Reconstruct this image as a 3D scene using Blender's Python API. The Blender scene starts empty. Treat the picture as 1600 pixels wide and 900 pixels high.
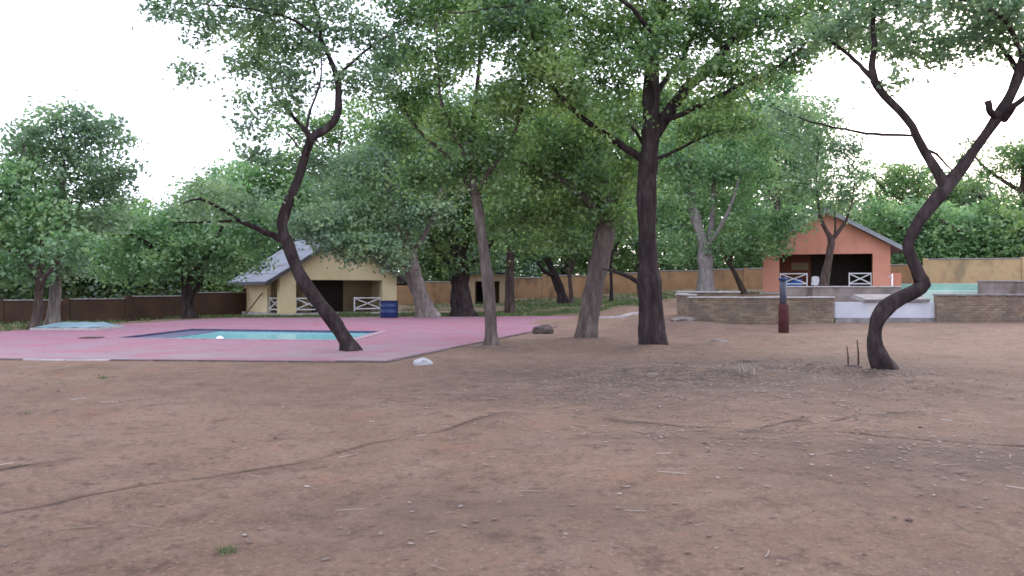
import bpy, bmesh, math, random
import numpy as np
from mathutils import Vector, Matrix
from mathutils.geometry import tessellate_polygon

random.seed(7)
RNG = np.random.default_rng(11)
SC = bpy.context.scene
COL = SC.collection
R = math.radians

# ------------------------------------------------------------------ camera
F = 1300.0                      # focal length in photo pixels (1600 wide)
EYE = 1.6
cam_d = bpy.data.cameras.new('camera')
cam = bpy.data.objects.new('camera', cam_d)
COL.objects.link(cam)
cam.location = (0, 0, EYE)
cam.rotation_euler = (R(90), 0, 0)
cam_d.sensor_fit = 'HORIZONTAL'
cam_d.sensor_width = 36
cam_d.lens = 36 * F / 1600
cam_d.clip_end = 3000
SC.camera = cam

# ------------------------------------------------------------------ sky, sun, exposure
SUN_EL, SUN_AZ = 16, 31          # low, ahead and to the right of the camera
world = bpy.data.worlds.new('World')
SC.world = world
world.use_nodes = True
wn, wl = world.node_tree.nodes, world.node_tree.links
bg = wn['Background']
sky = wn.new('ShaderNodeTexSky')
sky.sky_type = 'NISHITA'
sky.sun_disc = False
sky.sun_elevation = R(SUN_EL)
sky.sun_rotation = R(SUN_AZ)
sky.air_density = 1.0
sky.dust_density = 1.0
wmix = wn.new('ShaderNodeMixRGB')
wmix.inputs[0].default_value = 0.75          # thin overcast veil over the blue
wmix.inputs[2].default_value = (9.0, 9.2, 11.0, 1)
wl.new(sky.outputs[0], wmix.inputs[1])
wl.new(wmix.outputs[0], bg.inputs[0])
bg.inputs[1].default_value = 0.1
sun_d = bpy.data.lights.new('sun', 'SUN')
sun_d.energy = 0.8
sun_d.angle = R(16)
sun_d.color = (1.0, 0.9, 0.8)
sun = bpy.data.objects.new('sun', sun_d)
COL.objects.link(sun)
sun.location = (30, 50, 30)
_d = Vector((math.sin(R(SUN_AZ)) * math.cos(R(SUN_EL)), math.cos(R(SUN_AZ)) * math.cos(R(SUN_EL)), math.sin(R(SUN_EL))))
sun.rotation_euler = _d.to_track_quat('Z', 'Y').to_euler()
SC.view_settings.view_transform = 'Standard'
SC.view_settings.look = 'None'
SC.view_settings.gamma = 1.0
SC.view_settings.exposure = 1.55
SC.view_settings.use_curve_mapping = False
SC.render.engine = 'CYCLES'
SC.cycles.max_bounces = 8
SC.cycles.diffuse_bounces = 6
SC.cycles.transmission_bounces = 6
SC.cycles.transparent_max_bounces = 4
SC.cycles.use_denoising = True
SC.cycles.filter_width = 1.6


def P(px, py, D):
    """photo pixel at a depth of D metres -> world point"""
    return np.array([(px - 800) / F * D, D, EYE - (py - 450) / F * D])


# ------------------------------------------------------------------ helpers
ORG = {}


def link(o, parent=None, origin=None):
    COL.objects.link(o)
    if parent is not None:
        o.parent = parent
    return o


def thing(name, label, cat, loc, group=None):
    o = bpy.data.objects.new(name, None)
    o.empty_display_size = 0.2
    COL.objects.link(o)
    o.location = loc
    ORG[o] = np.array(loc, float)
    tag(o, label, cat, group, 'thing')
    return o


def tag(o, label=None, cat=None, group=None, kind=None):
    if label: o['label'] = label
    if cat: o['category'] = cat
    if group: o['group'] = group
    if kind: o['kind'] = kind
    return o


def new_mesh(name, V, faces, mats, smooth=False, mi=None):
    me = bpy.data.meshes.new(name)
    me.from_pydata([tuple(v) for v in V], [], faces)
    for m in (mats if isinstance(mats, (list, tuple)) else [mats]):
        me.materials.append(m)
    if smooth:
        me.polygons.foreach_set('use_smooth', [True] * len(me.polygons))
    if mi is not None:
        me.polygons.foreach_set('material_index', mi)
    me.update()
    return me


class MB:
    """collects shapes in world space; build() links them as one mesh object"""

    def __init__(s, M=None):
        s.v, s.f, s.M = [], [], M

    def add(s, V, Fc):
        b = len(s.v)
        if s.M is not None:
            V = [s.M @ Vector(p) for p in V]
        s.v += [tuple(p) for p in V]
        s.f += [tuple(b + i for i in f) for f in Fc]
        return s

    def box(s, x0, x1, y0, y1, z0, z1):
        return s.add([(x0, y0, z0), (x1, y0, z0), (x1, y1, z0), (x0, y1, z0), (x0, y0, z1), (x1, y0, z1), (x1, y1, z1), (x0, y1, z1)],
                     [(3, 2, 1, 0), (4, 5, 6, 7), (0, 1, 5, 4), (1, 2, 6, 5), (2, 3, 7, 6), (3, 0, 4, 7)])

    def bar(s, a, b, w, h):
        a, b = Vector(a), Vector(b)
        d = (b - a).normalized()
        side = d.cross(Vector((0, 0, 1)))
        if side.length < 1e-3: side = Vector((1, 0, 0))
        side.normalize()
        up = side.cross(d)
        V = []
        for p in (a, b):
            for i, j in ((-1, -1), (1, -1), (1, 1), (-1, 1)):
                V.append(p + side * i * w / 2 + up * j * h / 2)
        return s.add(V, [(3, 2, 1, 0), (4, 5, 6, 7), (0, 1, 5, 4), (1, 2, 6, 5), (2, 3, 7, 6), (3, 0, 4, 7)])

    def prism(s, poly, y0, y1):
        """poly in x,z extruded along y"""
        n = len(poly)
        V = [(x, y0, z) for x, z in poly] + [(x, y1, z) for x, z in poly]
        return s.add(V, [tuple(range(n)), tuple(range(2 * n - 1, n - 1, -1))] + [(i, i + n, (i + 1) % n + n, (i + 1) % n) for i in range(n)])

    def lathe(s, prof, c=(0, 0, 0), n=20, cap=True):
        V, Fc = [], []
        for r, z in prof:
            for i in range(n):
                a = 2 * math.pi * i / n
                V.append((c[0] + r * math.cos(a), c[1] + r * math.sin(a), c[2] + z))
        m = len(prof)
        for k in range(m - 1):
            for i in range(n):
                Fc.append((k * n + i, k * n + (i + 1) % n, (k + 1) * n + (i + 1) % n, (k + 1) * n + i))
        if cap:
            Fc.append(tuple(range(n - 1, -1, -1)))
            Fc.append(tuple(range((m - 1) * n, m * n)))
        return s.add(V, Fc)

    def build(s, name, mat, parent=None, smooth=False, bevel=0, origin=None):
        if parent is not None:
            org = ORG[parent]
        else:
            org = np.array(origin if origin is not None else s.v[0], float)
        V = np.array(s.v) - org
        me = new_mesh(name, V, s.f, mat, smooth)
        o = bpy.data.objects.new(name, me)
        COL.objects.link(o)
        if parent is not None: o.parent = parent
        else: o.location = org
        ORG[o] = org
        if bevel:
            b = o.modifiers.new('bevel', 'BEVEL')
            b.width = bevel
            b.segments = 2
            b.limit_method = 'ANGLE'
        return o


# ------------------------------------------------------------------ materials
def mat(name, rough=0.85, spec=0.25):
    m = bpy.data.materials.new(name)
    m.use_nodes = True
    b = m.node_tree.nodes['Principled BSDF']
    b.inputs['Roughness'].default_value = rough
    b.inputs['Specular IOR Level'].default_value = spec
    return m, m.node_tree.nodes, m.node_tree.links, b


def ramp(n, stops):
    r = n.new('ShaderNodeValToRGB')
    e = r.color_ramp.elements
    while len(e) < len(stops): e.new(0.5)
    for i, (p, c) in enumerate(stops):
        e[i].position = p
        e[i].color = (*c, 1)
    return r


def noise_mat(name, c1, c2, scale=4, rough=0.85, bump=0.3, bscale=30, c3=None, stretch=None, spec=0.25, detail=6, stain=None):
    """two or three tone mottled surface with fine relief, in object space"""
    m, n, l, b = mat(name, rough, spec)
    tc = n.new('ShaderNodeTexCoord')
    src = tc.outputs['Object']
    if stretch:
        mp = n.new('ShaderNodeMapping')
        mp.inputs['Scale'].default_value = stretch
        l.new(src, mp.inputs[0])
        src = mp.outputs[0]
    t = n.new('ShaderNodeTexNoise')
    t.inputs['Scale'].default_value = scale
    t.inputs['Detail'].default_value = detail
    t.inputs['Roughness'].default_value = 0.65
    l.new(src, t.inputs['Vector'])
    st = [(0.32, c1), (0.68, c2)] if c3 is None else [(0.3, c1), (0.5, c2), (0.72, c3)]
    r = ramp(n, st)
    l.new(t.outputs[0], r.inputs[0])
    col = r.outputs[0]
    if stain:
        t2 = n.new('ShaderNodeTexNoise')
        t2.inputs['Scale'].default_value = stain[1]
        t2.inputs['Detail'].default_value = 8
        mp2 = n.new('ShaderNodeMapping')
        mp2.inputs['Scale'].default_value = (1, 1, 0.35)
        l.new(tc.outputs['Object'], mp2.inputs[0])
        l.new(mp2.outputs[0], t2.inputs['Vector'])
        r2 = ramp(n, [(stain[2], (0, 0, 0)), (stain[2] + 0.14, (1, 1, 1))])
        l.new(t2.outputs[0], r2.inputs[0])
        mx = n.new('ShaderNodeMixRGB')
        l.new(r2.outputs[0], mx.inputs[0])
        l.new(col, mx.inputs[1])
        mx.inputs[2].default_value = (*stain[0], 1)
        col = mx.outputs[0]
    l.new(col, b.inputs['Base Color'])
    if bump:
        t3 = n.new('ShaderNodeTexNoise')
        t3.inputs['Scale'].default_value = bscale
        t3.inputs['Detail'].default_value = 4
        l.new(src, t3.inputs['Vector'])
        bp = n.new('ShaderNodeBump')
        bp.inputs['Strength'].default_value = bump
        bp.inputs['Distance'].default_value = 0.03
        l.new(t3.outputs[0], bp.inputs['Height'])
        l.new(bp.outputs[0], b.inputs['Normal'])
    return m


def leaf_mat(name, dark, mid, light, trans=0.48):
    m = bpy.data.materials.new(name)
    m.use_nodes = True
    n, l = m.node_tree.nodes, m.node_tree.links
    n.remove(n['Principled BSDF'])
    g = n.new('ShaderNodeNewGeometry')
    tc = n.new('ShaderNodeTexCoord')
    t = n.new('ShaderNodeTexNoise')
    t.inputs['Scale'].default_value = 0.55
    t.inputs['Detail'].default_value = 2
    l.new(tc.outputs['Object'], t.inputs['Vector'])
    ad = n.new('ShaderNodeMath')
    ad.operation = 'MULTIPLY_ADD'
    ad.inputs[1].default_value = 0.55
    l.new(g.outputs['Random Per Island'], ad.inputs[0])
    mu = n.new('ShaderNodeMath')
    mu.operation = 'MULTIPLY_ADD'
    mu.inputs[1].default_value = 1.7
    mu.inputs[2].default_value = -0.60
    l.new(t.outputs[0], mu.inputs[0])
    l.new(mu.outputs[0], ad.inputs[2])
    r = ramp(n, [(0.1, dark), (0.5, mid), (0.92, light)])
    l.new(ad.outputs[0], r.inputs[0])
    d = n.new('ShaderNodeBsdfDiffuse')
    tr = n.new('ShaderNodeBsdfTranslucent')
    mx = n.new('ShaderNodeMixShader')
    mx.inputs[0].default_value = trans
    l.new(r.outputs[0], d.inputs[0])
    hs = n.new('ShaderNodeHueSaturation')
    hs.inputs['Value'].default_value = 1.35
    hs.inputs['Saturation'].default_value = 1.1
    l.new(r.outputs[0], hs.inputs['Color'])
    l.new(hs.outputs[0], tr.inputs[0])
    l.new(d.outputs[0], mx.inputs[1])
    l.new(tr.outputs[0], mx.inputs[2])
    gl = n.new('ShaderNodeBsdfGlossy')
    gl.inputs['Roughness'].default_value = 0.5
    gl.inputs['Color'].default_value = (0.8, 0.85, 1, 1)
    m2 = n.new('ShaderNodeMixShader')
    m2.inputs[0].default_value = 0.05
    l.new(mx.outputs[0], m2.inputs[1])
    l.new(gl.outputs[0], m2.inputs[2])
    l.new(m2.outputs[0], n['Material Output'].inputs[0])
    return m


def bark_mat(name, c1, c2, c3, scale=3, lichen=1.5):
    return noise_mat(name, c1, c2, scale, 0.95, 1.0, 9, c3, (2.2, 2.2, 0.6), 0.1, 8, (tuple(min(.4, c * lichen + .01) for c in c3), 2.2, 0.60))


M = {}
M['leaf_mid'] = leaf_mat('leaf_mid', (0.05276, 0.1043, 0.03823), (0.1348, 0.2392, 0.07901), (0.2755, 0.3802, 0.1274))
M['leaf_bright'] = leaf_mat('leaf_bright', (0.07084, 0.147, 0.0594), (0.1619, 0.2995, 0.1214), (0.2834, 0.4138, 0.1716))
M['leaf_grey'] = leaf_mat('leaf_grey', (0.0711, 0.1291, 0.06624), (0.154, 0.2459, 0.127), (0.2607, 0.3688, 0.1656))
M['leaf_dark'] = leaf_mat('leaf_dark', (0.0275, 0.05625, 0.0225), (0.075, 0.1313, 0.0475), (0.15, 0.225, 0.08125))
M['bark_dark'] = bark_mat('bark_dark', (0.0135, 0.0108, 0.0108), (0.0324, 0.0243, 0.0243), (0.0648, 0.0513, 0.04995), 3, 1.2)
M['bark_brown'] = bark_mat('bark_brown', (0.0351, 0.02496, 0.02184), (0.0663, 0.04836, 0.0429), (0.1092, 0.0858, 0.078))
M['bark_grey'] = bark_mat('bark_grey', (0.078, 0.06396, 0.05616), (0.1482, 0.1248, 0.1131), (0.2262, 0.2028, 0.1872))
M['bark_mid'] = bark_mat('bark_mid', (0.0546, 0.04212, 0.03744), (0.0975, 0.078, 0.0702), (0.156, 0.1326, 0.1209))
M['bark_pale'] = bark_mat('bark_pale', (0.1123, 0.1011, 0.09547), (0.1853, 0.1685, 0.1629), (0.2583, 0.2415, 0.2359))

# ------------------------------------------------------------------ terrain heights
# (x, y, z) control points: flat in front and on the pool terrace, falling to the left, rising to the right and back
CT = []
for y in (3, 7, 11, 15, 18):
    for x in range(-24, 27, 6):
        CT.append((x, y, 0.0))
for x, y in ((-18, 24), (-13, 24), (-8, 23), (-3, 24), (0, 26), (2, 32), (-3, 32), (-13, 34), (-8, 38), (-2, 40), (3, 44), (-15, 44), (-9, 46), (-3, 48),
             (-17, 30), (-19, 34), (-14, 52), (-8, 56), (-15, 57), (-9, 60), (1, 27), (3, 25), (5, 22)):
    CT.append((x, y, 0.0))
for px, py, D in ((1225, 520, 27), (1060, 492, 33), (1077, 504, 30), (1180, 506, 30), (1302, 505, 30), (1460, 504, 30), (1600, 504, 30), (1800, 504, 30),
                  (1190, 459, 54), (1290, 458, 54), (1392, 458, 54), (1290, 460, 46), (1400, 462, 42), (1450, 446, 56), (1500, 444, 56), (1620, 444, 54), (1800, 444, 52), (1600, 452, 42),
                  (1000, 459, 68), (1100, 452, 70), (1200, 452, 68), (850, 466, 68), (750, 472, 66), (650, 477, 64), (560, 485, 62), (350, 503, 52), (180, 511, 49), (0, 517, 46), (-300, 520, 44),
                  (880, 477, 58), (955, 473, 58), (1102, 466, 50), (1030, 480, 45), (960, 490, 42), (1000, 498, 36), (940, 497, 40)):
    p = P(px, py, D)
    CT.append((p[0], p[1], p[2]))
for x in range(-80, 81, 16):
    CT.append((x, 95, 0.4 + 0.02 * x))
    CT.append((x, 150, 0.4 + 0.012 * x))
CT = np.array(CT)


def base_z(x, y):
    x, y = np.asarray(x, float), np.asarray(y, float)
    sh = x.shape
    q = np.stack([x.ravel(), y.ravel()], 1)
    out = np.empty(len(q))
    for i in range(0, len(q), 20000):
        d2 = ((q[i:i + 20000, None, :] - CT[None, :, :2]) ** 2).sum(2) + 0.6
        w = d2 ** -2.2
        out[i:i + 20000] = (w * CT[None, :, 2]).sum(1) / w.sum(1)
    return out.reshape(sh)


def vnoise(x, y, s, seed=0):
    """smooth value noise"""
    r = np.random.default_rng(seed)
    T = r.random((64, 64))
    u, v = np.asarray(x) / s, np.asarray(y) / s
    i, j = np.floor(u).astype(int), np.floor(v).astype(int)
    a, b = u - i, v - j
    a, b = a * a * (3 - 2 * a), b * b * (3 - 2 * b)
    g = lambda p, q: T[p % 64, q % 64]
    return (g(i, j) * (1 - a) + g(i + 1, j) * a) * (1 - b) + (g(i, j + 1) * (1 - a) + g(i + 1, j + 1) * a) * b


def gpx(px, py, z=0.0):
    D = (EYE - z) * F / (py - 450)
    return ((px - 800) / F * D, D)


CRACKS = [[(-160, 838), (0, 802), (130, 776), (300, 745), (420, 728), (500, 713), (580, 692), (700, 672), (780, 647)],
          [(960, 652), (1010, 657), (1100, 669), (1180, 673), (1235, 659)],
          [(1290, 676), (1360, 680), (1450, 689), (1600, 699), (1800, 708)],
          [(1300, 660), (1345, 645), (1400, 642)],
          [(-100, 742), (0, 735), (45, 727)]]
CR_SEG = []
for k, c in enumerate(CRACKS):
    pts = [gpx(*p) for p in c]
    for a, b in zip(pts[:-1], pts[1:]):
        CR_SEG.append((a, b, (0.8, 1.5, 1.5, 1.1, 1.3)[k]))


def crack_dist(x, y):
    """signed distance to the nearest erosion line (positive beyond it) and its weight"""
    best = np.full(x.shape, 9.0)
    sg = np.zeros(x.shape)
    wt = np.zeros(x.shape)
    for (a, b, w) in CR_SEG:
        ax, ay = a
        dx, dy = b[0] - ax, b[1] - ay
        L2 = dx * dx + dy * dy
        t = np.clip(((x - ax) * dx + (y - ay) * dy) / L2, 0, 1)
        ex, ey = x - ax - t * dx, y - ay - t * dy
        d = np.hypot(ex, ey)
        m = d < best
        best = np.where(m, d, best)
        sg = np.where(m, np.sign(dx * ey - dy * ex), sg)
        wt = np.where(m, w, wt)
    return best, sg, wt


def relief(x, y):
    near = np.clip((24 - y) / 8, 0, 1)
    h = near * ((vnoise(x, y, 1.7, 1) - .5) * 0.07 + (vnoise(x, y, 0.6, 2) - .5) * 0.03 + (vnoise(x, y, 0.22, 3) - .5) * 0.014)
    h = h * np.clip((np.hypot(np.maximum(np.abs(x + 13.5) - 11, 0), np.maximum(np.abs(y - 18.6) - .9, 0))) / 1.0, 0.15, 1)
    xx = x + (vnoise(x, y, 0.5, 8) - .5) * 0.03
    yy = y + (vnoise(x, y, 0.5, 9) - .5) * 0.04
    d, s, w = crack_dist(xx, yy)
    brk = np.clip((vnoise(x, y, 0.8, 5) - 0.2) * 2.2, 0.25, 1)
    h = h - 0.012 * w * brk * np.exp(-(d / 0.035) ** 2)
    h = h + 0.003 * w * brk * np.where(s > 0, np.exp(-(d / 0.25) ** 2), 0) * np.clip(d / 0.05, 0, 1)
    # low mounds round the tree feet
    for mx, my, r, a in MOUNDS:
        h = h + a * np.exp(-((x - mx) ** 2 + (y - my) ** 2) / r ** 2)
    return h


MOUNDS = [(*gpx(1022, 548), 1.1, 0.15), (*gpx(915, 533), 1.1, 0.12), (*gpx(1385, 582), 0.7, 0.07), (*gpx(768, 543), .7, .05), (*gpx(1290, 578), .5, .11), (*gpx(1170, 585), .6, .11), (*gpx(1060, 580), .9, .07), (*gpx(1480, 600), .8, .07), (*gpx(1120, 540), .6, .10), (*gpx(1075, 520), 0.9, .08)]

DECK = [(-26.0, 19.75), (-2.75, 17.85), (3.05, 38.6), (4.6, 46.6), (-15.2, 43.4), (-18.4, 29.8), (-26, 28.4)]
POOL = [(-12.5, 26.0), (-4.95, 24.9), (-4.75, 30.3), (-12.3, 32.0)]


def inpoly(x, y, poly):
    c = np.zeros(np.shape(x), bool)
    n = len(poly)
    for i in range(n):
        x1, y1 = poly[i]
        x2, y2 = poly[(i + 1) % n]
        if y1 == y2: continue
        k = ((y1 > y) != (y2 > y)) & (x < (x2 - x1) * (y - y1) / (y2 - y1) + x1)
        c ^= k
    return c


def shrink(poly, d):
    c = np.mean(poly, 0)
    out = []
    n = len(poly)
    for i in range(n):
        a, b, e = np.array(poly[i - 1]), np.array(poly[i]), np.array(poly[(i + 1) % n])
        n1 = np.array([-(b - a)[1], (b - a)[0]]); n1 = n1 / np.linalg.norm(n1)
        n2 = np.array([-(e - b)[1], (e - b)[0]]); n2 = n2 / np.linalg.norm(n2)
        k = (n1 + n2) / (1 + n1 @ n2)
        out.append(tuple(b + k * d))
    return out


def ground_z(x, y):
    x, y = np.asarray(x, float), np.asarray(y, float)
    return base_z(x, y) + relief(x, y)


def gz(x, y):
    return float(ground_z(np.array([x]), np.array([y]))[0])


def axis(fine0, fine1, step, lo, hi, g=1.07, mx=12):
    a = list(np.arange(fine0, fine1, step))
    s, p = step, a[-1]
    while p < hi:
        s = min(s * g, mx)
        p += s
        a.append(p)
    s, p = step, a[0]
    while p > lo:
        s = min(s * g, mx)
        p -= s
        a.insert(0, p)
    return np.array(a)


# ground sheet -----------------------------------------------------
def ground_material():
    m, n, l, b = mat('red_earth', 0.95, 0.1)
    tc = n.new('ShaderNodeTexCoord')

    def nz(scale, detail=6, rough=.6, vec=None):
        t = n.new('ShaderNodeTexNoise')
        t.inputs['Scale'].default_value = scale
        t.inputs['Detail'].default_value = detail
        t.inputs['Roughness'].default_value = rough
        l.new(vec or tc.outputs['Object'], t.inputs['Vector'])
        return t.outputs[0]

    def mix(f, a, bcol, mode='MIX'):
        x = n.new('ShaderNodeMixRGB')
        x.blend_type = mode
        for i, v in enumerate((f, a, bcol)):
            if isinstance(v, (int, float)): x.inputs[i].default_value = v
            elif isinstance(v, tuple): x.inputs[i].default_value = (*v, 1)
            else: l.new(v, x.inputs[i])
        return x.outputs[0]

    def rp(src, *st):
        r = ramp(n, st)
        l.new(src, r.inputs[0])
        return r.outputs[0]

    def attr(nm):
        a = n.new('ShaderNodeAttribute')
        a.attribute_name = nm
        return a.outputs['Fac']

    base = rp(nz(0.35, 5), (0.3, (0.1808, 0.1172, 0.08344)), (0.7, (0.2741, 0.1819, 0.1305)))
    base = mix(rp(nz(1.6, 6, .7), (0.46, (0, 0, 0)), (0.70, (.8, .8, .8))), base, (0.2741, 0.1987, 0.1583))
    base = mix(rp(nz(0.8, 8, .75), (0.54, (0, 0, 0)), (0.68, (.8, .8, .8))), base, (0.2507, 0.1251, 0.07274))
    base = mix(rp(nz(0.5, 8, .75), (0.52, (0, 0, 0)), (0.64, (.6, .6, .6))), base, (0.1458, 0.09821, 0.07489))
    base = mix(rp(nz(3.0, 9, .78), (0.52, (0, 0, 0)), (0.64, (.85, .85, .85))), base, (0.1108, 0.07367, 0.05777))
    base = mix(rp(nz(14, 6, .75), (0.50, (0, 0, 0)), (0.66, (.7, .7, .7))), base, (0.105, 0.06921, 0.05349))
    base = mix(rp(nz(30, 4, .7), (0.56, (0, 0, 0)), (0.70, (.7, .7, .7))), base, (0.3848, 0.2902, 0.2407))
    lit = n.new('ShaderNodeMath')
    lit.operation = 'MULTIPLY'
    l.new(attr('litter'), lit.inputs[0])
    l.new(rp(nz(2.2, 8, .7), (0.3, (.25, .25, .25)), (0.56, (1, 1, 1))), lit.inputs[1])
    base = mix(lit.outputs[0], base, rp(nz(14, 6, .75), (0.35, (0.042, 0.031, 0.027)), (0.68, (0.15, 0.115, 0.10))))
    base = mix(attr('crack_dark'), base, (0.04464, 0.03024, 0.02592))
    gr = n.new('ShaderNodeMath')
    gr.operation = 'MULTIPLY'
    l.new(attr('green'), gr.inputs[0])
    l.new(rp(nz(0.8, 7, .7), (0.35, (0.072, 0.072, 0.072)), (0.6, (1, 1, 1))), gr.inputs[1])
    base = mix(gr.outputs[0], base, rp(nz(5, 5), (0.35, (0.036, 0.0612, 0.0252)), (0.68, (0.0936, 0.1224, 0.054))))
    l.new(base, b.inputs['Base Color'])
    bp = n.new('ShaderNodeBump')
    bp.inputs['Strength'].default_value = 1.0
    bp.inputs['Distance'].default_value = 0.07
    l.new(nz(9, 9, .72), bp.inputs['Height'])
    bp2 = n.new('ShaderNodeBump')
    bp2.inputs['Strength'].default_value = 0.6
    bp2.inputs['Distance'].default_value = 0.02
    l.new(nz(38, 5, .7), bp2.inputs['Height'])
    l.new(bp.outputs[0], bp2.inputs['Normal'])
    l.new(bp2.outputs[0], b.inputs['Normal'])
    return m


def grid_faces(nx, ny):
    i = np.arange(nx - 1)[None, :] + nx * np.arange(ny - 1)[:, None]
    i = i.ravel()
    return np.stack([i, i + 1, i + 1 + nx, i + nx], 1)


def fast_mesh(name, V, quads, mats, smooth=True):
    me = bpy.data.meshes.new(name)
    nv, nf = len(V), len(quads)
    k = quads.shape[1]
    me.vertices.add(nv)
    me.vertices.foreach_set('co', np.asarray(V, np.float32).ravel())
    me.loops.add(nf * k)
    me.loops.foreach_set('vertex_index', np.asarray(quads, np.int32).ravel())
    me.polygons.add(nf)
    me.polygons.foreach_set('loop_start', np.arange(0, nf * k, k, dtype=np.int32))
    me.polygons.foreach_set('loop_total', np.full(nf, k, np.int32))
    if smooth:
        me.polygons.foreach_set('use_smooth', np.ones(nf, bool))
    for m in (mats if isinstance(mats, (list, tuple)) else [mats]):
        me.materials.append(m)
    me.update(calc_edges=True)
    return me


def build_ground():
    ys = np.concatenate([axis(6.0, 11.5, 0.032, -30, 6.0, 1.08)[:-1], axis(6.0, 11.5, 0.032, 6.0, 900, 1.025, 40)[1:]])
    ys = np.unique(np.round(ys, 4))
    xs = axis(-7.5, 8.5, 0.058, -500, 500, 1.045, 40)
    X, Y = np.meshgrid(xs, ys)
    Z = ground_z(X, Y)
    Z = np.where(inpoly(X, Y, shrink(DECK, 0.45)), Z - 0.07, Z)
    Z = np.where(inpoly(X, Y, shrink(POOL, -0.5)), -1.9, Z)
    V = np.stack([X, Y, Z], 2).reshape(-1, 3)
    me = fast_mesh('ground', V, grid_faces(len(xs), len(ys)), ground_material())
    x, y = V[:, 0], V[:, 1]
    xx = x + (vnoise(x, y, 0.5, 8) - .5) * 0.03
    yy = y + (vnoise(x, y, 0.5, 9) - .5) * 0.04
    d, s, w = crack_dist(xx, yy)
    brk = np.clip((vnoise(x, y, 0.5, 5) - 0.15) * 2.2, 0.1, 1)
    crack_dark = w * (np.exp(-(d / 0.027) ** 2) * 1.0 * brk + 0.45 * np.exp(-(d / 0.30) ** 2) * (s < 0) * np.clip((vnoise(x, y, 0.7, 21) - 0.45) * 3, 0, 1))  # darker soil along the erosion lines, patchy on their near side
    lit = np.zeros(len(V))
    for px, py, rx, ry, a in ((1010, 590, 4.5, 4.0, 1.0), (1220, 575, 4.0, 3.2, 1.0), (900, 620, 3.5, 1.8, .7), (1450, 600, 4, 3, .6), (1520, 720, 2.2, 1.6, .8), (1180, 690, 3, .9, .5), (720, 800, 1.4, 1.0, .5), (900, 545, 4, 2.6, .5), (1100, 520, 3.5, 3, .5)):
        gx, gy = gpx(px, py)
        lit = np.maximum(lit, a * np.exp(-((x - gx) / rx) ** 2 - ((y - gy) / ry) ** 2))
    green = np.zeros(len(V))
    for (gx, gy, rx, ry, a) in ((-2, 49.5, 9, 3.0, 1), (4, 54, 6, 4, .9), (-14, 49, 8, 3, .7), (10, 62, 9, 6, .9), (-22, 40, 6, 7, .7), (2, 62, 12, 5, .9), (24, 44, 10, 5, .3), (-9, 21.5, 0, 0, 0)):
        if a: green = np.maximum(green, a * np.exp(-((x - gx) / rx) ** 4 - ((y - gy) / ry) ** 4))
    green = np.maximum(green, np.clip((y - 58) / 12, 0, 0.9))
    for nm, v in (('crack_dark', crack_dark), ('litter', lit), ('green', green)):
        at = me.attributes.new(nm, 'FLOAT', 'POINT')
        at.data.foreach_set('value', np.clip(v, 0, 1).astype(np.float32))
    o = bpy.data.objects.new('ground', me)
    COL.objects.link(o)
    tag(o, 'bare reddish brown earth of the picnic ground', None, None, 'structure')


build_ground()


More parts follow.
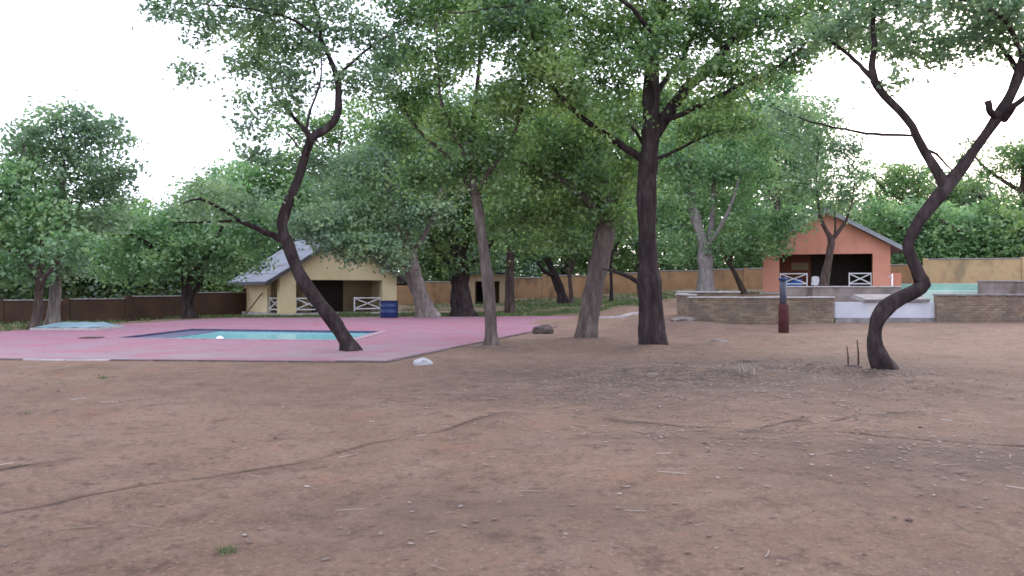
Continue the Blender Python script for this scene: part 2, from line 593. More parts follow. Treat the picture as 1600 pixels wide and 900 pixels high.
# ------------------------------------------------------------------ pool terrace and pool
def paver_material():
    m, n, l, b = mat('pink_pavers', 0.8, 0.2)
    tc = n.new('ShaderNodeTexCoord')
    br = n.new('ShaderNodeTexBrick')
    br.inputs['Scale'].default_value = 1.0
    br.inputs['Brick Width'].default_value = 0.24
    br.inputs['Row Height'].default_value = 0.12
    br.inputs['Mortar Size'].default_value = 0.008
    br.inputs['Color1'].default_value = (0.34, 0.132, 0.178, 1)
    br.inputs['Color2'].default_value = (0.26, 0.10, 0.138, 1)
    br.inputs['Mortar'].default_value = (0.20, 0.11, 0.12, 1)
    l.new(tc.outputs['Object'], br.inputs['Vector'])
    t = n.new('ShaderNodeTexNoise')
    t.inputs['Scale'].default_value = 0.45
    t.inputs['Detail'].default_value = 8
    t.inputs['Roughness'].default_value = 0.65
    l.new(tc.outputs['Object'], t.inputs['Vector'])
    r = ramp(n, [(0.40, (0, 0, 0)), (0.62, (0.9, 0.9, 0.9))])
    l.new(t.outputs[0], r.inputs[0])
    mx = n.new('ShaderNodeMixRGB')
    l.new(r.outputs[0], mx.inputs[0])
    l.new(br.outputs[0], mx.inputs[1])
    mx.inputs[2].default_value = (0.251, 0.152, 0.196, 1)
    t9 = n.new('ShaderNodeTexNoise')
    t9.inputs['Scale'].default_value = 1.4
    t9.inputs['Detail'].default_value = 9
    t9.inputs['Roughness'].default_value = 0.75
    l.new(tc.outputs['Object'], t9.inputs['Vector'])
    r9 = ramp(n, [(0.50, (0, 0, 0)), (0.70, (0.6, 0.6, 0.6))])
    l.new(t9.outputs[0], r9.inputs[0])
    m9 = n.new('ShaderNodeMixRGB')
    l.new(r9.outputs[0], m9.inputs[0])
    l.new(mx.outputs[0], m9.inputs[1])
    m9.inputs[2].default_value = (0.20, 0.11, 0.13, 1)
    mx = m9
    # dust carried onto the paving from the earth in front
    sp = n.new('ShaderNodeSeparateXYZ')
    l.new(tc.outputs['Object'], sp.inputs[0])
    mr = n.new('ShaderNodeMapRange')
    mr.inputs[1].default_value = 25.5
    mr.inputs[2].default_value = 18.5
    l.new(sp.outputs[1], mr.inputs[0])
    t2 = n.new('ShaderNodeTexNoise')
    t2.inputs['Scale'].default_value = 0.9
    t2.inputs['Detail'].default_value = 8
    l.new(tc.outputs['Object'], t2.inputs['Vector'])
    ml = n.new('ShaderNodeMath')
    ml.operation = 'MULTIPLY'
    l.new(mr.outputs[0], ml.inputs[0])
    r5 = ramp(n, [(0.32, (0, 0, 0)), (0.62, (1, 1, 1))])
    l.new(t2.outputs[0], r5.inputs[0])
    l.new(r5.outputs[0], ml.inputs[1])
    m2 = n.new('ShaderNodeMixRGB')
    l.new(ml.outputs[0], m2.inputs[0])
    l.new(mx.outputs[0], m2.inputs[1])
    m2.inputs[2].default_value = (0.243, 0.188, 0.200, 1)
    l.new(m2.outputs[0], b.inputs['Base Color'])
    bp = n.new('ShaderNodeBump')
    bp.inputs['Strength'].default_value = 0.5
    bp.inputs['Distance'].default_value = 0.01
    l.new(br.outputs['Fac'], bp.inputs['Height'])
    bp.invert = True
    l.new(bp.outputs[0], b.inputs['Normal'])
    return m


DZ = 0.035
M['concrete'] = noise_mat('concrete', (0.30, 0.28, 0.27), (0.46, 0.44, 0.43), 5, 0.9, 0.4, 30)
M['concrete_dark'] = noise_mat('concrete_dark', (0.12, 0.11, 0.11), (0.26, 0.245, 0.24), 3, 0.9, 0.4, 25)
M['pale_kerb'] = noise_mat('pale_kerb', (0.32, 0.29, 0.29), (0.48, 0.45, 0.45), 5, 0.85, 0.2, 30)


def build_deck():
    hole = POOL
    tri = tessellate_polygon([[Vector((x, y, 0)) for x, y in DECK], [Vector((x, y, 0)) for x, y in hole]])
    V = [(x, y, DZ) for x, y in DECK] + [(x, y, DZ) for x, y in hole]
    Fc = []
    for t in tri:
        a, b, c = [Vector(V[i]) for i in t]
        Fc.append(t if (b - a).cross(c - a).z > 0 else t[::-1])
    n = len(DECK)
    V += [(x, y, -0.25) for x, y in DECK]
    o0 = n + len(hole)
    for i in range(n):
        j = (i + 1) % n
        Fc.append((i, o0 + i, o0 + j, j))
    me = new_mesh('pool_terrace', V, Fc, paver_material())
    o = bpy.data.objects.new('pool_terrace', me)
    COL.objects.link(o)
    tag(o, 'pink brick paved terrace around the swimming pool', None, None, 'structure')
    ORG[o] = np.zeros(3)
    # kerb stones along the two open edges
    mb = MB().box(-0.49, 0.49, -0.05, 0.05, -0.2, 0.034)
    me_k = new_mesh('kerb_stone', mb.v, mb.f, noise_mat('kerb_weathered', (0.07, 0.052, 0.05), (0.16, 0.12, 0.115), 2, 0.9, 0.4, 25))
    me_p = new_mesh('kerb_stone', mb.v, mb.f, M['pale_kerb'])

    def run(a, b, pale=()):
        a, b = np.array(a), np.array(b)
        L = np.linalg.norm(b - a)
        n = int(L)
        u = (b - a) / L
        nrm = np.array([u[1], -u[0]])
        for i in range(n):
            c = a + u * (i + .5) * L / n + nrm * 0.052
            k = bpy.data.objects.new('kerb_stone', me_p if i in pale else me_k)
            COL.objects.link(k)
            k.parent = o
            k.location = (c[0], c[1], random.uniform(-.012, .010))
            k.rotation_euler = (random.uniform(-.015, .015), random.uniform(-.012, .012), math.atan2(u[1], u[0]) + random.uniform(-.012, .012))
            k.scale = (L / n * random.uniform(.985, 1.0), 1, 1)
    run(DECK[0], DECK[1], pale=(15, 16))
    run(DECK[1], DECK[2])
    return o


deck = build_deck()


def build_pool():
    m_tile = noise_mat('pool_tile_dark', (0.05, 0.05, 0.10), (0.09, 0.085, 0.15), 6, 0.5, 0.1, 30)
    m_floor = noise_mat('pool_floor', (0.14, 0.50, 0.52), (0.22, 0.60, 0.60), 1.2, 0.6, 0)
    m, n, l, b = mat('pool_water', 0.12, 0.12)
    tcw = n.new('ShaderNodeTexNoise')
    tcw.inputs['Scale'].default_value = 0.5
    tcw.inputs['Detail'].default_value = 4
    r = ramp(n, [(0.35, (0.20, 0.52, 0.53)), (0.7, (0.33, 0.64, 0.62))])
    l.new(tcw.outputs[0], r.inputs[0])
    l.new(r.outputs[0], b.inputs['Base Color'])
    t2 = n.new('ShaderNodeTexNoise')
    t2.inputs['Scale'].default_value = 3
    bp = n.new('ShaderNodeBump')
    bp.inputs['Strength'].default_value = 0.12
    bp.inputs['Distance'].default_value = 0.05
    l.new(t2.outputs[0], bp.inputs['Height'])
    l.new(bp.outputs[0], b.inputs['Normal'])
    c = np.mean(POOL, 0)
    t = thing('swimming_pool', 'turquoise swimming pool with dark tiled rim sunk in pink paving', 'pool', (c[0], c[1], DZ))
    V, Fc = [], []
    for i in range(4):
        a, e = POOL[i], POOL[(i + 1) % 4]
        k = len(V)
        V += [(a[0], a[1], DZ), (e[0], e[1], DZ), (e[0], e[1], -1.4), (a[0], a[1], -1.4)]
        Fc.append((k, k + 1, k + 2, k + 3))
    MB().add(V, Fc).build('wall', m_tile, t)
    MB().add([(x, y, -1.4) for x, y in POOL], [(0, 1, 2, 3)]).build('floor', m_floor, t)
    s = 0.17
    q = lambda i, j, f: tuple(np.array(POOL[i]) * (1 - f) + np.array(POOL[j]) * f)
    A, B = q(0, 1, s), q(3, 2, s * .9)
    MB().add([(*A, -0.05), (*POOL[1], -0.05), (*POOL[2], -0.05), (*B, -0.05)], [(0, 1, 2, 3)]).build('water', m, t)
    # shallow dark shelf at the left end, level with the water
    MB().add([(*POOL[0], -0.035), (*A, -0.035), (*B, -0.035), (*POOL[3], -0.035), (*A, -1.4), (*B, -1.4)], [(0, 1, 2, 3), (1, 4, 5, 2)]).build('shelf', m_tile, t)
    # rim of coping tiles
    m_cop = noise_mat('pool_coping', (0.26, 0.16, 0.19), (0.34, 0.22, 0.25), 4, 0.7, 0.1, 20)
    mb = MB().box(-0.29, 0.29, -0.15, 0.15, -0.02, 0.018)
    me = new_mesh('coping_tile', mb.v, mb.f, m_cop)
    for i in (0, 1):
        a, e = np.array(POOL[i]), np.array(POOL[(i + 1) % 4])
        L = np.linalg.norm(e - a)
        nn = int(L / 0.6)
        u = (e - a) / L
        nrm = np.array([u[1], -u[0]])
        for k in range(nn):
            p = a + u * (k + .5) * L / nn + nrm * 0.16
            o = bpy.data.objects.new('coping_tile', me)
            COL.objects.link(o)
            o.parent = t
            o.location = (p[0] - c[0], p[1] - c[1], random.uniform(-.002, .002))
            o.rotation_euler = (0, 0, math.atan2(u[1], u[0]))
    return t


build_pool()

# ------------------------------------------------------------------ trees
TREES = []


def catmull(pts, rad, step=0.16):
    pts, rad = np.asarray(pts, float), np.asarray(rad, float)
    if len(pts) < 3:
        n = max(2, int(np.linalg.norm(pts[-1] - pts[0]) / step))
        t = np.linspace(0, 1, n + 1)[:, None]
        return pts[0] * (1 - t) + pts[-1] * t, rad[0] * (1 - t[:, 0]) + rad[-1] * t[:, 0]
    q = np.vstack([2 * pts[0] - pts[1], pts, 2 * pts[-1] - pts[-2]])
    O, Rr = [], []
    for i in range(len(pts) - 1):
        a, b, c, d = q[i:i + 4]
        n = max(2, int(np.linalg.norm(c - b) / step))
        for k in range(n):
            t = k / n
            O.append(0.5 * (2 * b + (c - a) * t + (2 * a - 5 * b + 4 * c - d) * t * t + (3 * b - a - 3 * c + d) * t ** 3))
            Rr.append(rad[i] * (1 - t) + rad[i + 1] * t)
    O.append(pts[-1])
    Rr.append(rad[-1])
    return np.array(O), np.array(Rr)


def tube_arrays(pts, rad, sides, wob=0.0, rng=RNG, lobe=None):
    n = len(pts)
    tan = np.gradient(pts, axis=0)
    tan /= np.linalg.norm(tan, axis=1)[:, None] + 1e-9
    ref = np.array([0.31, 0.95, 0.05]) if abs(tan[0][1]) < 0.9 else np.array([1.0, 0, 0])
    u = np.cross(tan, ref)
    u /= np.linalg.norm(u, axis=1)[:, None] + 1e-9
    v = np.cross(tan, u)
    a = np.linspace(0, 2 * np.pi, sides, endpoint=False)
    rr = rad[:, None] * np.ones(sides)[None]
    if wob:
        ph = rng.random(3) * 6
        s = np.arange(n)[:, None] * 0.16
        rr = rr * (1 + wob * (np.sin(3 * a[None] + ph[0] + s * 0.9) * .6 + np.sin(5 * a[None] + ph[1] - s * 1.7) * .5 + (rng.random((n, sides)) - .5) * .9))
    if lobe is not None:
        p3 = rng.random(2) * 6
        rr = rr * (1 + lobe[:, None] * (0.6 * np.sin(3 * a[None] + p3[0]) + 0.5 * np.sin(5 * a[None] + p3[1])))
    V = pts[:, None, :] + rr[:, :, None] * (np.cos(a)[None, :, None] * u[:, None, :] + np.sin(a)[None, :, None] * v[:, None, :])
    V = V.reshape(-1, 3)
    i = (np.arange(n - 1) * sides)[:, None] + np.arange(sides)[None]
    j = (np.arange(n - 1) * sides)[:, None] + (np.arange(sides) + 1)[None] % sides
    Q = np.stack([i, j, j + sides, i + sides], 2).reshape(-1, 4)
    return V, Q


def tube_obj(name, tubes, material, parent, kind=None):
    Vs, Qs, b = [], [], 0
    for V, Q in tubes:
        Vs.append(V)
        Qs.append(Q + b)
        b += len(V)
    V = np.vstack(Vs) - ORG[parent]
    me = fast_mesh(name, V, np.vstack(Qs), material)
    o = bpy.data.objects.new(name, me)
    COL.objects.link(o)
    o.parent = parent
    ORG[o] = ORG[parent]
    if kind: o['kind'] = kind
    return o


def leaves_mesh(name, C, L, W, material, org, rng, up=0.5):
    n = len(C)
    a = rng.normal(size=(n, 3))
    a[:, 2] *= 0.6
    a[:, 2] -= 0.25
    a /= np.linalg.norm(a, axis=1)[:, None]
    nr = rng.normal(size=(n, 3))
    nr[:, 2] += up * 1.6
    b = np.cross(nr, a)
    b /= np.linalg.norm(b, axis=1)[:, None] + 1e-9
    nn = np.cross(a, b)
    s = (0.5 + 0.95 * rng.random(n))[:, None]
    l, w = L * s * .5, W * s * .5
    mid = C + a * l * 0.15
    V = np.stack([C - a * l, mid + b * w + nn * w * .3, C + a * l, mid - b * w + nn * w * .3], 1).reshape(-1, 3) - org
    Q = np.arange(4 * n).reshape(-1, 4)
    return fast_mesh(name, V, Q, material, smooth=False)


def grow_tree(name, label, group, stems, blobs, D, bark, leaf, leaf_L, leaf_W, cover=1.5, clump=0.45, per=34, seed=1, D_px=None, foot=1.35, sides=12, hosts=None, cat='tree', wscale=1.0):
    """stems: list of polylines of (px, py, width_px[, dD]); the first is the trunk. blobs: (px, py, rx, ry[, dD, rd]) of foliage."""
    rng = np.random.default_rng(seed)
    S = []
    for st in stems:
        pts = np.array([P(s[0], s[1], D + (s[3] if len(s) > 3 else 0)) for s in st])
        rad = np.array([s[2] / 2 * D / F for s in st]) * wscale
        S.append((pts, rad))
    base = S[0][0][0].copy()
    g = gz(base[0], base[1])
    base[2] = g
    t = thing(name, label, cat, base, group)
    # trunk: sink the foot, flare it
    pts, rad = S[0]
    pts[0][2] = min(pts[0][2], g) - 0.0
    pts, rad = catmull(pts, rad, 0.14)
    L = np.concatenate([[0], np.cumsum(np.linalg.norm(np.diff(pts, axis=0), axis=1))])
    rad = rad * (1 + (foot - 1) * np.exp(-L / (1.2 * rad[0] + 0.12)))
    pts = np.vstack([pts[0] - np.array([0, 0, 0.35]), pts])
    rad = np.concatenate([[rad[0] * 1.15], rad])
    LB = np.concatenate([[0], L])
    tube_obj('trunk', [tube_arrays(pts, rad * (1 + 0.10 * np.interp(LB, np.arange(0, 60, .45), rng.normal(size=134)).clip(-1.5, 1.8)), sides + 6, 0.085, rng, 0.30 * np.exp(-LB / 0.3))], bark, t)
    host_p, host_r = [], []
    if hosts is None or 0 in hosts:
        k = int(len(pts) * 0.62)
        host_p += list(pts[k:])
    for si, (p, r) in enumerate(S[1:], 1):
        p, r = catmull(p, r, 0.16)
        w = np.cumsum(rng.normal(size=p.shape) * 0.012, axis=0)
        w -= w[0] + (w[-1] - w[0]) * np.linspace(0, 1, len(w))[:, None]
        p = p + w
        tube_obj('limb', [tube_arrays(p, r, max(6, sides - 3), 0.05, rng)], bark, t)
        k = int(len(p) * 0.25)
        host_p += list(p[k:])
    nodes = np.array(host_p)
    # clump centres in the foliage blobs
    leaf_px = leaf_L * leaf_W * 0.5 * 0.62 * (F / D) ** 2
    CC = []
    for bl in blobs:
        px, py, rx, ry = bl[:4]
        dD = bl[4] if len(bl) > 4 else 0
        c = P(px, py, D + dD)
        sx, sz = rx * D / F, ry * D / F
        sy = bl[5] if len(bl) > 5 else min(max(sx, sz), 3.2) * 0.85
        n_leaf = cover * math.pi * rx * ry / leaf_px
        n = max(3, int(n_leaf / per))
        u = rng.normal(size=(n, 3))
        u /= np.linalg.norm(u, axis=1)[:, None]
        u *= (rng.random(n) ** 0.42)[:, None]
        CC.append(c + u * np.array([sx, sy, sz]))
    CC = np.vstack(CC)
    d0 = np.array([np.min(((nodes - c) ** 2).sum(1)) for c in CC])
    CC = CC[np.argsort(d0)]
    tubes = []
    nd = np.empty((len(nodes) + len(CC) * 5, 3))
    nd[:len(nodes)] = nodes
    k = len(nodes)
    for c in CC:
        dv = nd[:k] - c
        i = int(np.argmin((dv ** 2).sum(1) + 0.8 * np.maximum(dv[:, 2], 0) ** 2))
        a = nd[i]
        Ln = np.linalg.norm(c - a)
        ctl = a + (c - a) * 0.5 + np.array([0, 0, 0.10 * Ln]) + rng.normal(size=3) * 0.07 * Ln
        tt = np.linspace(0, 1, 5)[:, None]
        path = a * (1 - tt) ** 2 + 2 * ctl * tt * (1 - tt) + c * tt ** 2
        r0 = min(0.007 + 0.0065 * Ln, 0.03) * (D / 20) ** .4
        tubes.append(tube_arrays(path, np.linspace(r0, 0.004, 5), 4))
        nd[k:k + 4] = path[1:]
        k += 4
    tube_obj('twigs', tubes, bark, t, 'stuff')
    # leaves
    reps = rng.integers(int(per * .6), int(per * 1.4) + 1, len(CC))
    off = rng.normal(size=(reps.sum(), 3)) * np.array([1, 1, 0.62]) * clump * 0.5
    C = np.repeat(CC, reps, axis=0) + off
    me = leaves_mesh('crown', C, leaf_L, leaf_W, leaf, ORG[t], rng)
    o = bpy.data.objects.new('crown', me)
    COL.objects.link(o)
    o.parent = t
    ORG[o] = ORG[t]
    TREES.append((name, len(C)))
    return t


HERO = dict(leaf_L=0.125, leaf_W=0.075, per=44)

# leaning dark tree rising out of the paving
grow_tree('leaning_tree', 'dark crooked tree leaning left, rooted at the front of the pink paving', None,
          [[(549, 553, 32), (541, 532, 31), (520, 500, 31), (492, 465, 31), (468, 430, 30), (455, 398, 30), (447, 375, 27), (440, 352, 22), (450, 318, 20), (466, 280, 19), (477, 245, 18), (488, 215, 20), (512, 200, 18), (527, 180, 16), (529, 150, 14), (527, 122, 12), (517, 95, 10), (503, 62, 8), (495, 20, 6), (480, -30, 4)],
           [(449, 380, 20), (425, 366, 14), (395, 354, 11, -.5), (368, 343, 9, -.8), (340, 325, 7, -1.1), (312, 312, 5, -1.4), (285, 318, 3, -1.6)],
           [(372, 345, 7, -.8), (340, 346, 5, -.6), (300, 346, 4, -.5), (272, 348, 2, -.4)],
           [(489, 216, 13), (470, 195, 9, .4), (445, 172, 7, .8), (424, 140, 6, 1.0), (421, 100, 4, 1.2), (418, 60, 3, 1.2)],
           [(478, 245, 8), (483, 225, 7, -.4), (482, 190, 5, -.7), (500, 130, 4, -.9), (502, 90, 3, -1)],
           [(527, 120, 8), (560, 85, 6, .6), (600, 60, 5, .9), (640, 45, 3, 1.1)],
           [(505, 65, 6), (450, 30, 5, -.6), (390, 14, 4, -1), (320, 8, 3, -1.2), (260, 5, 2, -1.3)]],
          [(470, 70, 75, 38), (400, 95, 60, 30, .6), (325, 40, 60, 28, -1), (255, 8, 40, 14, -1), (300, 110, 30, 16, -.6), (420, 165, 60, 28, .6), (385, 200, 35, 18, .6), (500, 20, 90, 35), (390, 20, 80, 28, -.8),
           (600, 70, 60, 36, .8), (560, 130, 45, 40, .3), (455, 120, 40, 30, -.4), (400, 55, 50, 26, .3), (320, 298, 50, 18, -1.2), (410, 318, 44, 16, -.6), (495, 330, 36, 18, .5), (350, 335, 40, 10, -.8), (510, 265, 40, 26, .8), (290, 322, 34, 14, -1), (375, 322, 40, 14, -.8), (400, 240, 40, 18, .4),
           (480, -40, 120, 40), (330, -30, 90, 30, -1)],
          20.8, M['bark_dark'], M['leaf_grey'], cover=1.95, clump=.40, wscale=.72, seed=3, **HERO)

# slim grey tree beside the paving corner
grow_tree('slender_tree', 'slim grey tree with one straight trunk beside the paving edge kerb', None,
          [[(769, 543, 24), (768, 510, 22), (765, 470, 21), (761, 430, 20), (754, 380, 19), (748, 335, 18), (744, 305, 16), (738, 270, 13), (735, 225, 11), (742, 170, 9), (748, 110, 7), (752, 50, 5), (755, -10, 4)],
           [(746, 318, 12), (722, 270, 10, .3), (690, 235, 8, .6), (655, 205, 7, .9), (622, 158, 6, 1.1), (600, 110, 5, 1.2), (575, 60, 4, 1.3)],
           [(737, 265, 10), (718, 225, 8, -.4), (703, 192, 7, -.6), (690, 150, 5, -.8), (684, 90, 4, -1), (680, 30, 3, -1)],
           [(745, 300, 10), (770, 262, 8, -.3), (795, 220, 6, -.6), (815, 170, 5, -.8), (828, 110, 3, -1)]],
          [(640, 150, 60, 44, 1), (690, 90, 60, 42, -.8), (745, 60, 60, 40), (700, 190, 50, 34, -.3), (610, 95, 45, 34, 1.2), (620, 215, 45, 30, .8), (800, 160, 60, 42, -.8), (770, 240, 60, 40, -.3), (700, 270, 60, 34, .2), (830, 100, 40, 34, -1),
           (740, 10, 90, 34), (640, 20, 80, 34, .8), (650, 285, 40, 22, .5), (750, -40, 120, 36), (795, 300, 40, 26, -.2)],
          22.6, M['bark_mid'], M['leaf_mid'], cover=2.8, wscale=.86, seed=5, **HERO)

# leaning grey tree
grow_tree('thick_grey_tree', 'thick pale grey trunk leaning right, left of the big dark tree', None,
          [[(914, 531, 36), (918, 505, 33), (925, 465, 32), (933, 428, 34), (940, 395, 32), (946, 365, 30), (950, 340, 24), (948, 310, 16), (942, 270, 12), (930, 225, 8), (915, 180, 5)],
           [(948, 352, 18), (962, 320, 14, .3), (975, 285, 11, .6), (985, 240, 8, .8), (990, 190, 5, 1)],
           [(946, 352, 16), (922, 318, 12, -.4), (890, 290, 9, -.8), (850, 268, 7, -1.2), (810, 250, 4, -1.5)],
           [(945, 330, 10), (905, 315, 8, .6), (860, 320, 6, 1), (820, 330, 4, 1.3)]],
          [(890, 270, 75, 42, -.6), (940, 300, 50, 34), (830, 320, 70, 36, .8), (900, 325, 60, 28), (860, 220, 80, 40, -.6), (980, 260, 45, 50, .6), (820, 270, 60, 34, -1), (920, 200, 60, 40), (950, 335, 40, 20, -.5), (850, 350, 50, 20, .8), (880, 375, 40, 16, .6), (830, 385, 34, 14, 1), (980, 345, 30, 24, .6), (775, 345, 40, 26, 1)],
          25.2, M['bark_mid'], M['leaf_mid'], foot=1.25, cover=2.7, seed=8, leaf_L=.14, leaf_W=.08, per=44)

# big dark tree
grow_tree('big_dark_tree', 'biggest tree, black upright trunk forking high into many limbs', None,
          [[(1021, 547, 44), (1019, 520, 41), (1017, 480, 39), (1014, 430, 38), (1012, 380, 36), (1010, 330, 34), (1010, 285, 33), (1013, 250, 35), (1017, 215, 37), (1018, 185, 34), (1018, 150, 27), (1019, 110, 24), (1022, 75, 20), (1030, 35, 16), (1036, -10, 13), (1030, -60, 9)],
           [(1024, 205, 28), (1040, 182, 24), (1058, 158, 21), (1080, 130, 19, .2), (1105, 104, 17, .3), (1128, 80, 15, .4), (1148, 45, 12, .5), (1160, 5, 10, .6), (1180, -50, 7, .7)],
           [(1010, 255, 16), (994, 243, 14), (970, 228, 13, -.2), (945, 210, 12, -.4), (915, 188, 10, -.7), (885, 160, 8, -1), (862, 130, 7, -1.2), (845, 90, 5, -1.4), (830, 50, 3, -1.5)],
           [(1030, 190, 12), (1060, 180, 9, -.4), (1100, 160, 8, -.8), (1150, 135, 7, -1.2), (1200, 112, 5, -1.6), (1252, 75, 4, -2)],
           [(1018, 250, 8), (1050, 242, 6, .4), (1090, 222, 5, .7), (1135, 205, 4, 1), (1180, 200, 2, 1.3)],
           [(1024, 150, 12), (1050, 110, 9, .6), (1075, 75, 8, 1), (1092, 40, 6, 1.2), (1095, -5, 4, 1.4)],
           [(1125, 84, 10, .4), (1165, 40, 8, -.3), (1205, 22, 7, -.8), (1250, 35, 6, -1.2), (1300, 55, 5, -1.5), (1370, 60, 4, -1.8)],
           [(1019, 110, 12), (985, 70, 9, .5), (945, 45, 7, .8), (900, 20, 5, 1), (850, -5, 3, 1.2)],
           [(1022, 70, 10), (1000, 25, 8, -.8), (960, -10, 6, -1.3), (900, -20, 5, -1.6), (800, 8, 4, -1.8), (700, 20, 3, -2)],
           [(1003, 445, 9), (985, 432, 8, -.2), (962, 424, 6, -.4), (940, 420, 3, -.5)],
           [(1010, 240, 7), (1000, 215, 6, .3), (978, 180, 5, .6), (965, 130, 4, .8)]],
          [(890, 60, 70, 40, .8), (850, 110, 60, 38, -1.2), (960, 60, 60, 40, .5), (1020, 20, 80, 34), (1090, 40, 60, 38, 1), (1150, 40, 70, 40, .4), (1210, 30, 60, 32, -1), (1270, 60, 50, 22, -1.5), (960, 150, 40, 34, .6), (900, 150, 44, 34, -.8),
           (1180, 110, 60, 28, -1.4), (1120, 160, 44, 24, -.8), (1090, 205, 50, 22, .6), (1150, 190, 50, 24, 1), (1240, 90, 34, 20, -1.8), (870, 10, 90, 30, 1), (980, -40, 130, 40), (1150, -40, 130, 40), (780, 20, 70, 26, -1.8), (840, 50, 50, 30, -1.5),
           (1350, 62, 50, 20, -1.8), (1078, 112, 38, 20, -1.2), (962, 190, 36, 22, -1), (1130, 112, 40, 20, -1), (985, 95, 36, 26, -1.2), (925, 105, 46, 30, .4), (1040, 60, 40, 26, -1.2), (1050, 80, 40, 26, .9), (1300, 10, 80, 26, -1)],
          22.0, M['bark_dark'], M['leaf_mid'], cover=2.7, wscale=.86, seed=12, sides=14, foot=1.3, **HERO)

# crooked tree on the right
grow_tree('crooked_tree', 'S-bent dark tree forking into a V at the right edge', None,
          [[(1388, 581, 30), (1376, 566, 26), (1367, 541, 22), (1367, 520, 22), (1371, 500, 23), (1379, 487, 23), (1392, 475, 22), (1409, 465, 21), (1430, 455, 22), (1442, 444, 25), (1436, 431, 22), (1430, 415, 20), (1423, 400, 19), (1419, 383, 18), (1428, 362, 18), (1440, 341, 19), (1457, 319, 19), (1477, 295, 20), (1500, 266, 18), (1522, 235, 17), (1543, 205, 17), (1560, 180, 17), (1578, 150, 13), (1592, 115, 14), (1605, 75, 12), (1622, 20, 9), (1640, -40, 6)],
           [(1478, 296, 20), (1466, 272, 16), (1450, 245, 14, .2), (1437, 222, 13, .3), (1426, 195, 12, .4), (1405, 172, 12, .5), (1382, 150, 12, .5), (1368, 128, 13, .5), (1365, 105, 11, .5), (1368, 70, 9, .4), (1366, 30, 7, .3), (1372, -20, 5, .2)],
           [(1368, 126, 10, .5), (1350, 108, 7, .7), (1328, 85, 6, 1), (1305, 68, 5, 1.2), (1270, 52, 3, 1.5)],
           [(1568, 186, 13), (1585, 165, 9, -.4), (1605, 150, 8, -.7), (1640, 130, 6, -1)],
           [(1562, 182, 11), (1553, 178, 11, -.15), (1546, 170, 10, -.25), (1543, 158, 10, -.3)],
           [(1592, 115, 9), (1560, 70, 7, .6), (1520, 58, 6, 1), (1470, 60, 5, 1.3), (1425, 66, 4, 1.5)],
           [(1600, 90, 8), (1570, 30, 6, -.5), (1530, 10, 5, -1), (1480, -5, 4, -1.3)],
           [(1442, 232, 5, .3), (1465, 240, 4, .5), (1480, 258, 3, .7), (1492, 270, 2, .9)],
           [(1426, 212, 4, .4), (1380, 210, 5, .8), (1330, 202, 4, 1.2), (1270, 190, 3, 1.6), (1200, 165, 2, 2)]],
          [(1340, 40, 50, 28, .7), (1420, 55, 60, 24, 1.2), (1500, 55, 60, 24, .8), (1570, 40, 50, 30), (1480, 10, 80, 24, -.8), (1380, 5, 70, 26, .3), (1545, 78, 40, 16, .3), (1400, 90, 40, 14, .8), (1475, 85, 30, 12, .9), (1290, 50, 40, 20, 1.3),
           (1620, 60, 50, 40), (1500, -40, 130, 34), (1560, 5, 60, 20, -.6), (1470, 100, 18, 10, .6), (1400, 128, 14, 8, .3), (1225, 178, 30, 12, 1.8)],
          16.2, M['bark_dark'], M['leaf_grey'], cover=2.5, seed=21, leaf_L=.12, leaf_W=.068, foot=1.25, sides=14, clump=.36)


# ---- mid distance trees
MIDL = dict(leaf_L=0.21, leaf_W=0.125, clump=0.75, per=36)
grow_tree('pale_leaning_tree', 'pale grey tree leaning left just right of the blue drum', None,
          [[(668, 492, 27), (660, 470, 24), (650, 440, 24), (642, 410, 24), (634, 380, 20), (622, 345, 15), (610, 300, 10), (600, 250, 6)],
           [(640, 400, 12), (660, 370, 9, -.6), (680, 330, 7, -1), (690, 290, 4, -1.3)],
           [(632, 375, 10), (600, 350, 7, .5), (570, 335, 5, .8), (540, 330, 3, 1)]],
          [(600, 330, 60, 34), (560, 345, 45, 22, -.5), (620, 270, 70, 44), (545, 300, 50, 30), (660, 330, 50, 34, -1), (620, 375, 40, 18, -1), (580, 380, 30, 14, -1.5), (530, 365, 24, 12, -1.5), (690, 280, 50, 40), (570, 255, 50, 30), (520, 340, 40, 20, -1), (640, 220, 70, 44), (540, 388, 30, 13, -1.5), (590, 396, 26, 11, -1.5), (505, 366, 30, 14, -1.2), (556, 402, 22, 8, -1.5), (470, 350, 36, 16, -1), (615, 405, 24, 12, -1), (528, 376, 44, 16, -2.2), (585, 388, 42, 16, -2.2), (612, 410, 26, 12, -2), (505, 350, 50, 22, -2), (560, 400, 30, 9, -2)],
          44, M['bark_grey'], M['leaf_grey'], cover=2.3, seed=31, **MIDL)
grow_tree('forked_dark_tree', 'dark low-forking tree between the pale leaning tree and slender tree', None,
          [[(723, 489, 34), (721, 465, 28), (719, 435, 30), (716, 410, 26), (708, 380, 18), (694, 350, 13), (684, 315, 10), (678, 270, 7)],
           [(716, 405, 16), (730, 375, 12, .3), (738, 340, 9, .5), (742, 300, 6, .7)],
           [(716, 425, 14), (700, 408, 11, -.4), (684, 390, 8, -.8), (668, 360, 5, -1)],
           [(719, 420, 10), (745, 408, 8, -.4), (765, 385, 6, -.8), (775, 350, 4, -1)]],
          [(690, 330, 50, 36), (740, 320, 50, 40), (700, 370, 44, 22, -.6), (760, 360, 40, 26, -.6), (720, 270, 70, 44), (670, 390, 28, 14, -.8), (700, 412, 24, 10, -1), (752, 412, 26, 12, -1), (775, 400, 22, 12, -1), (710, 215, 70, 46), (770, 300, 40, 40)],
          47, M['bark_dark'], M['leaf_mid'], cover=2.4, seed=33, **MIDL)
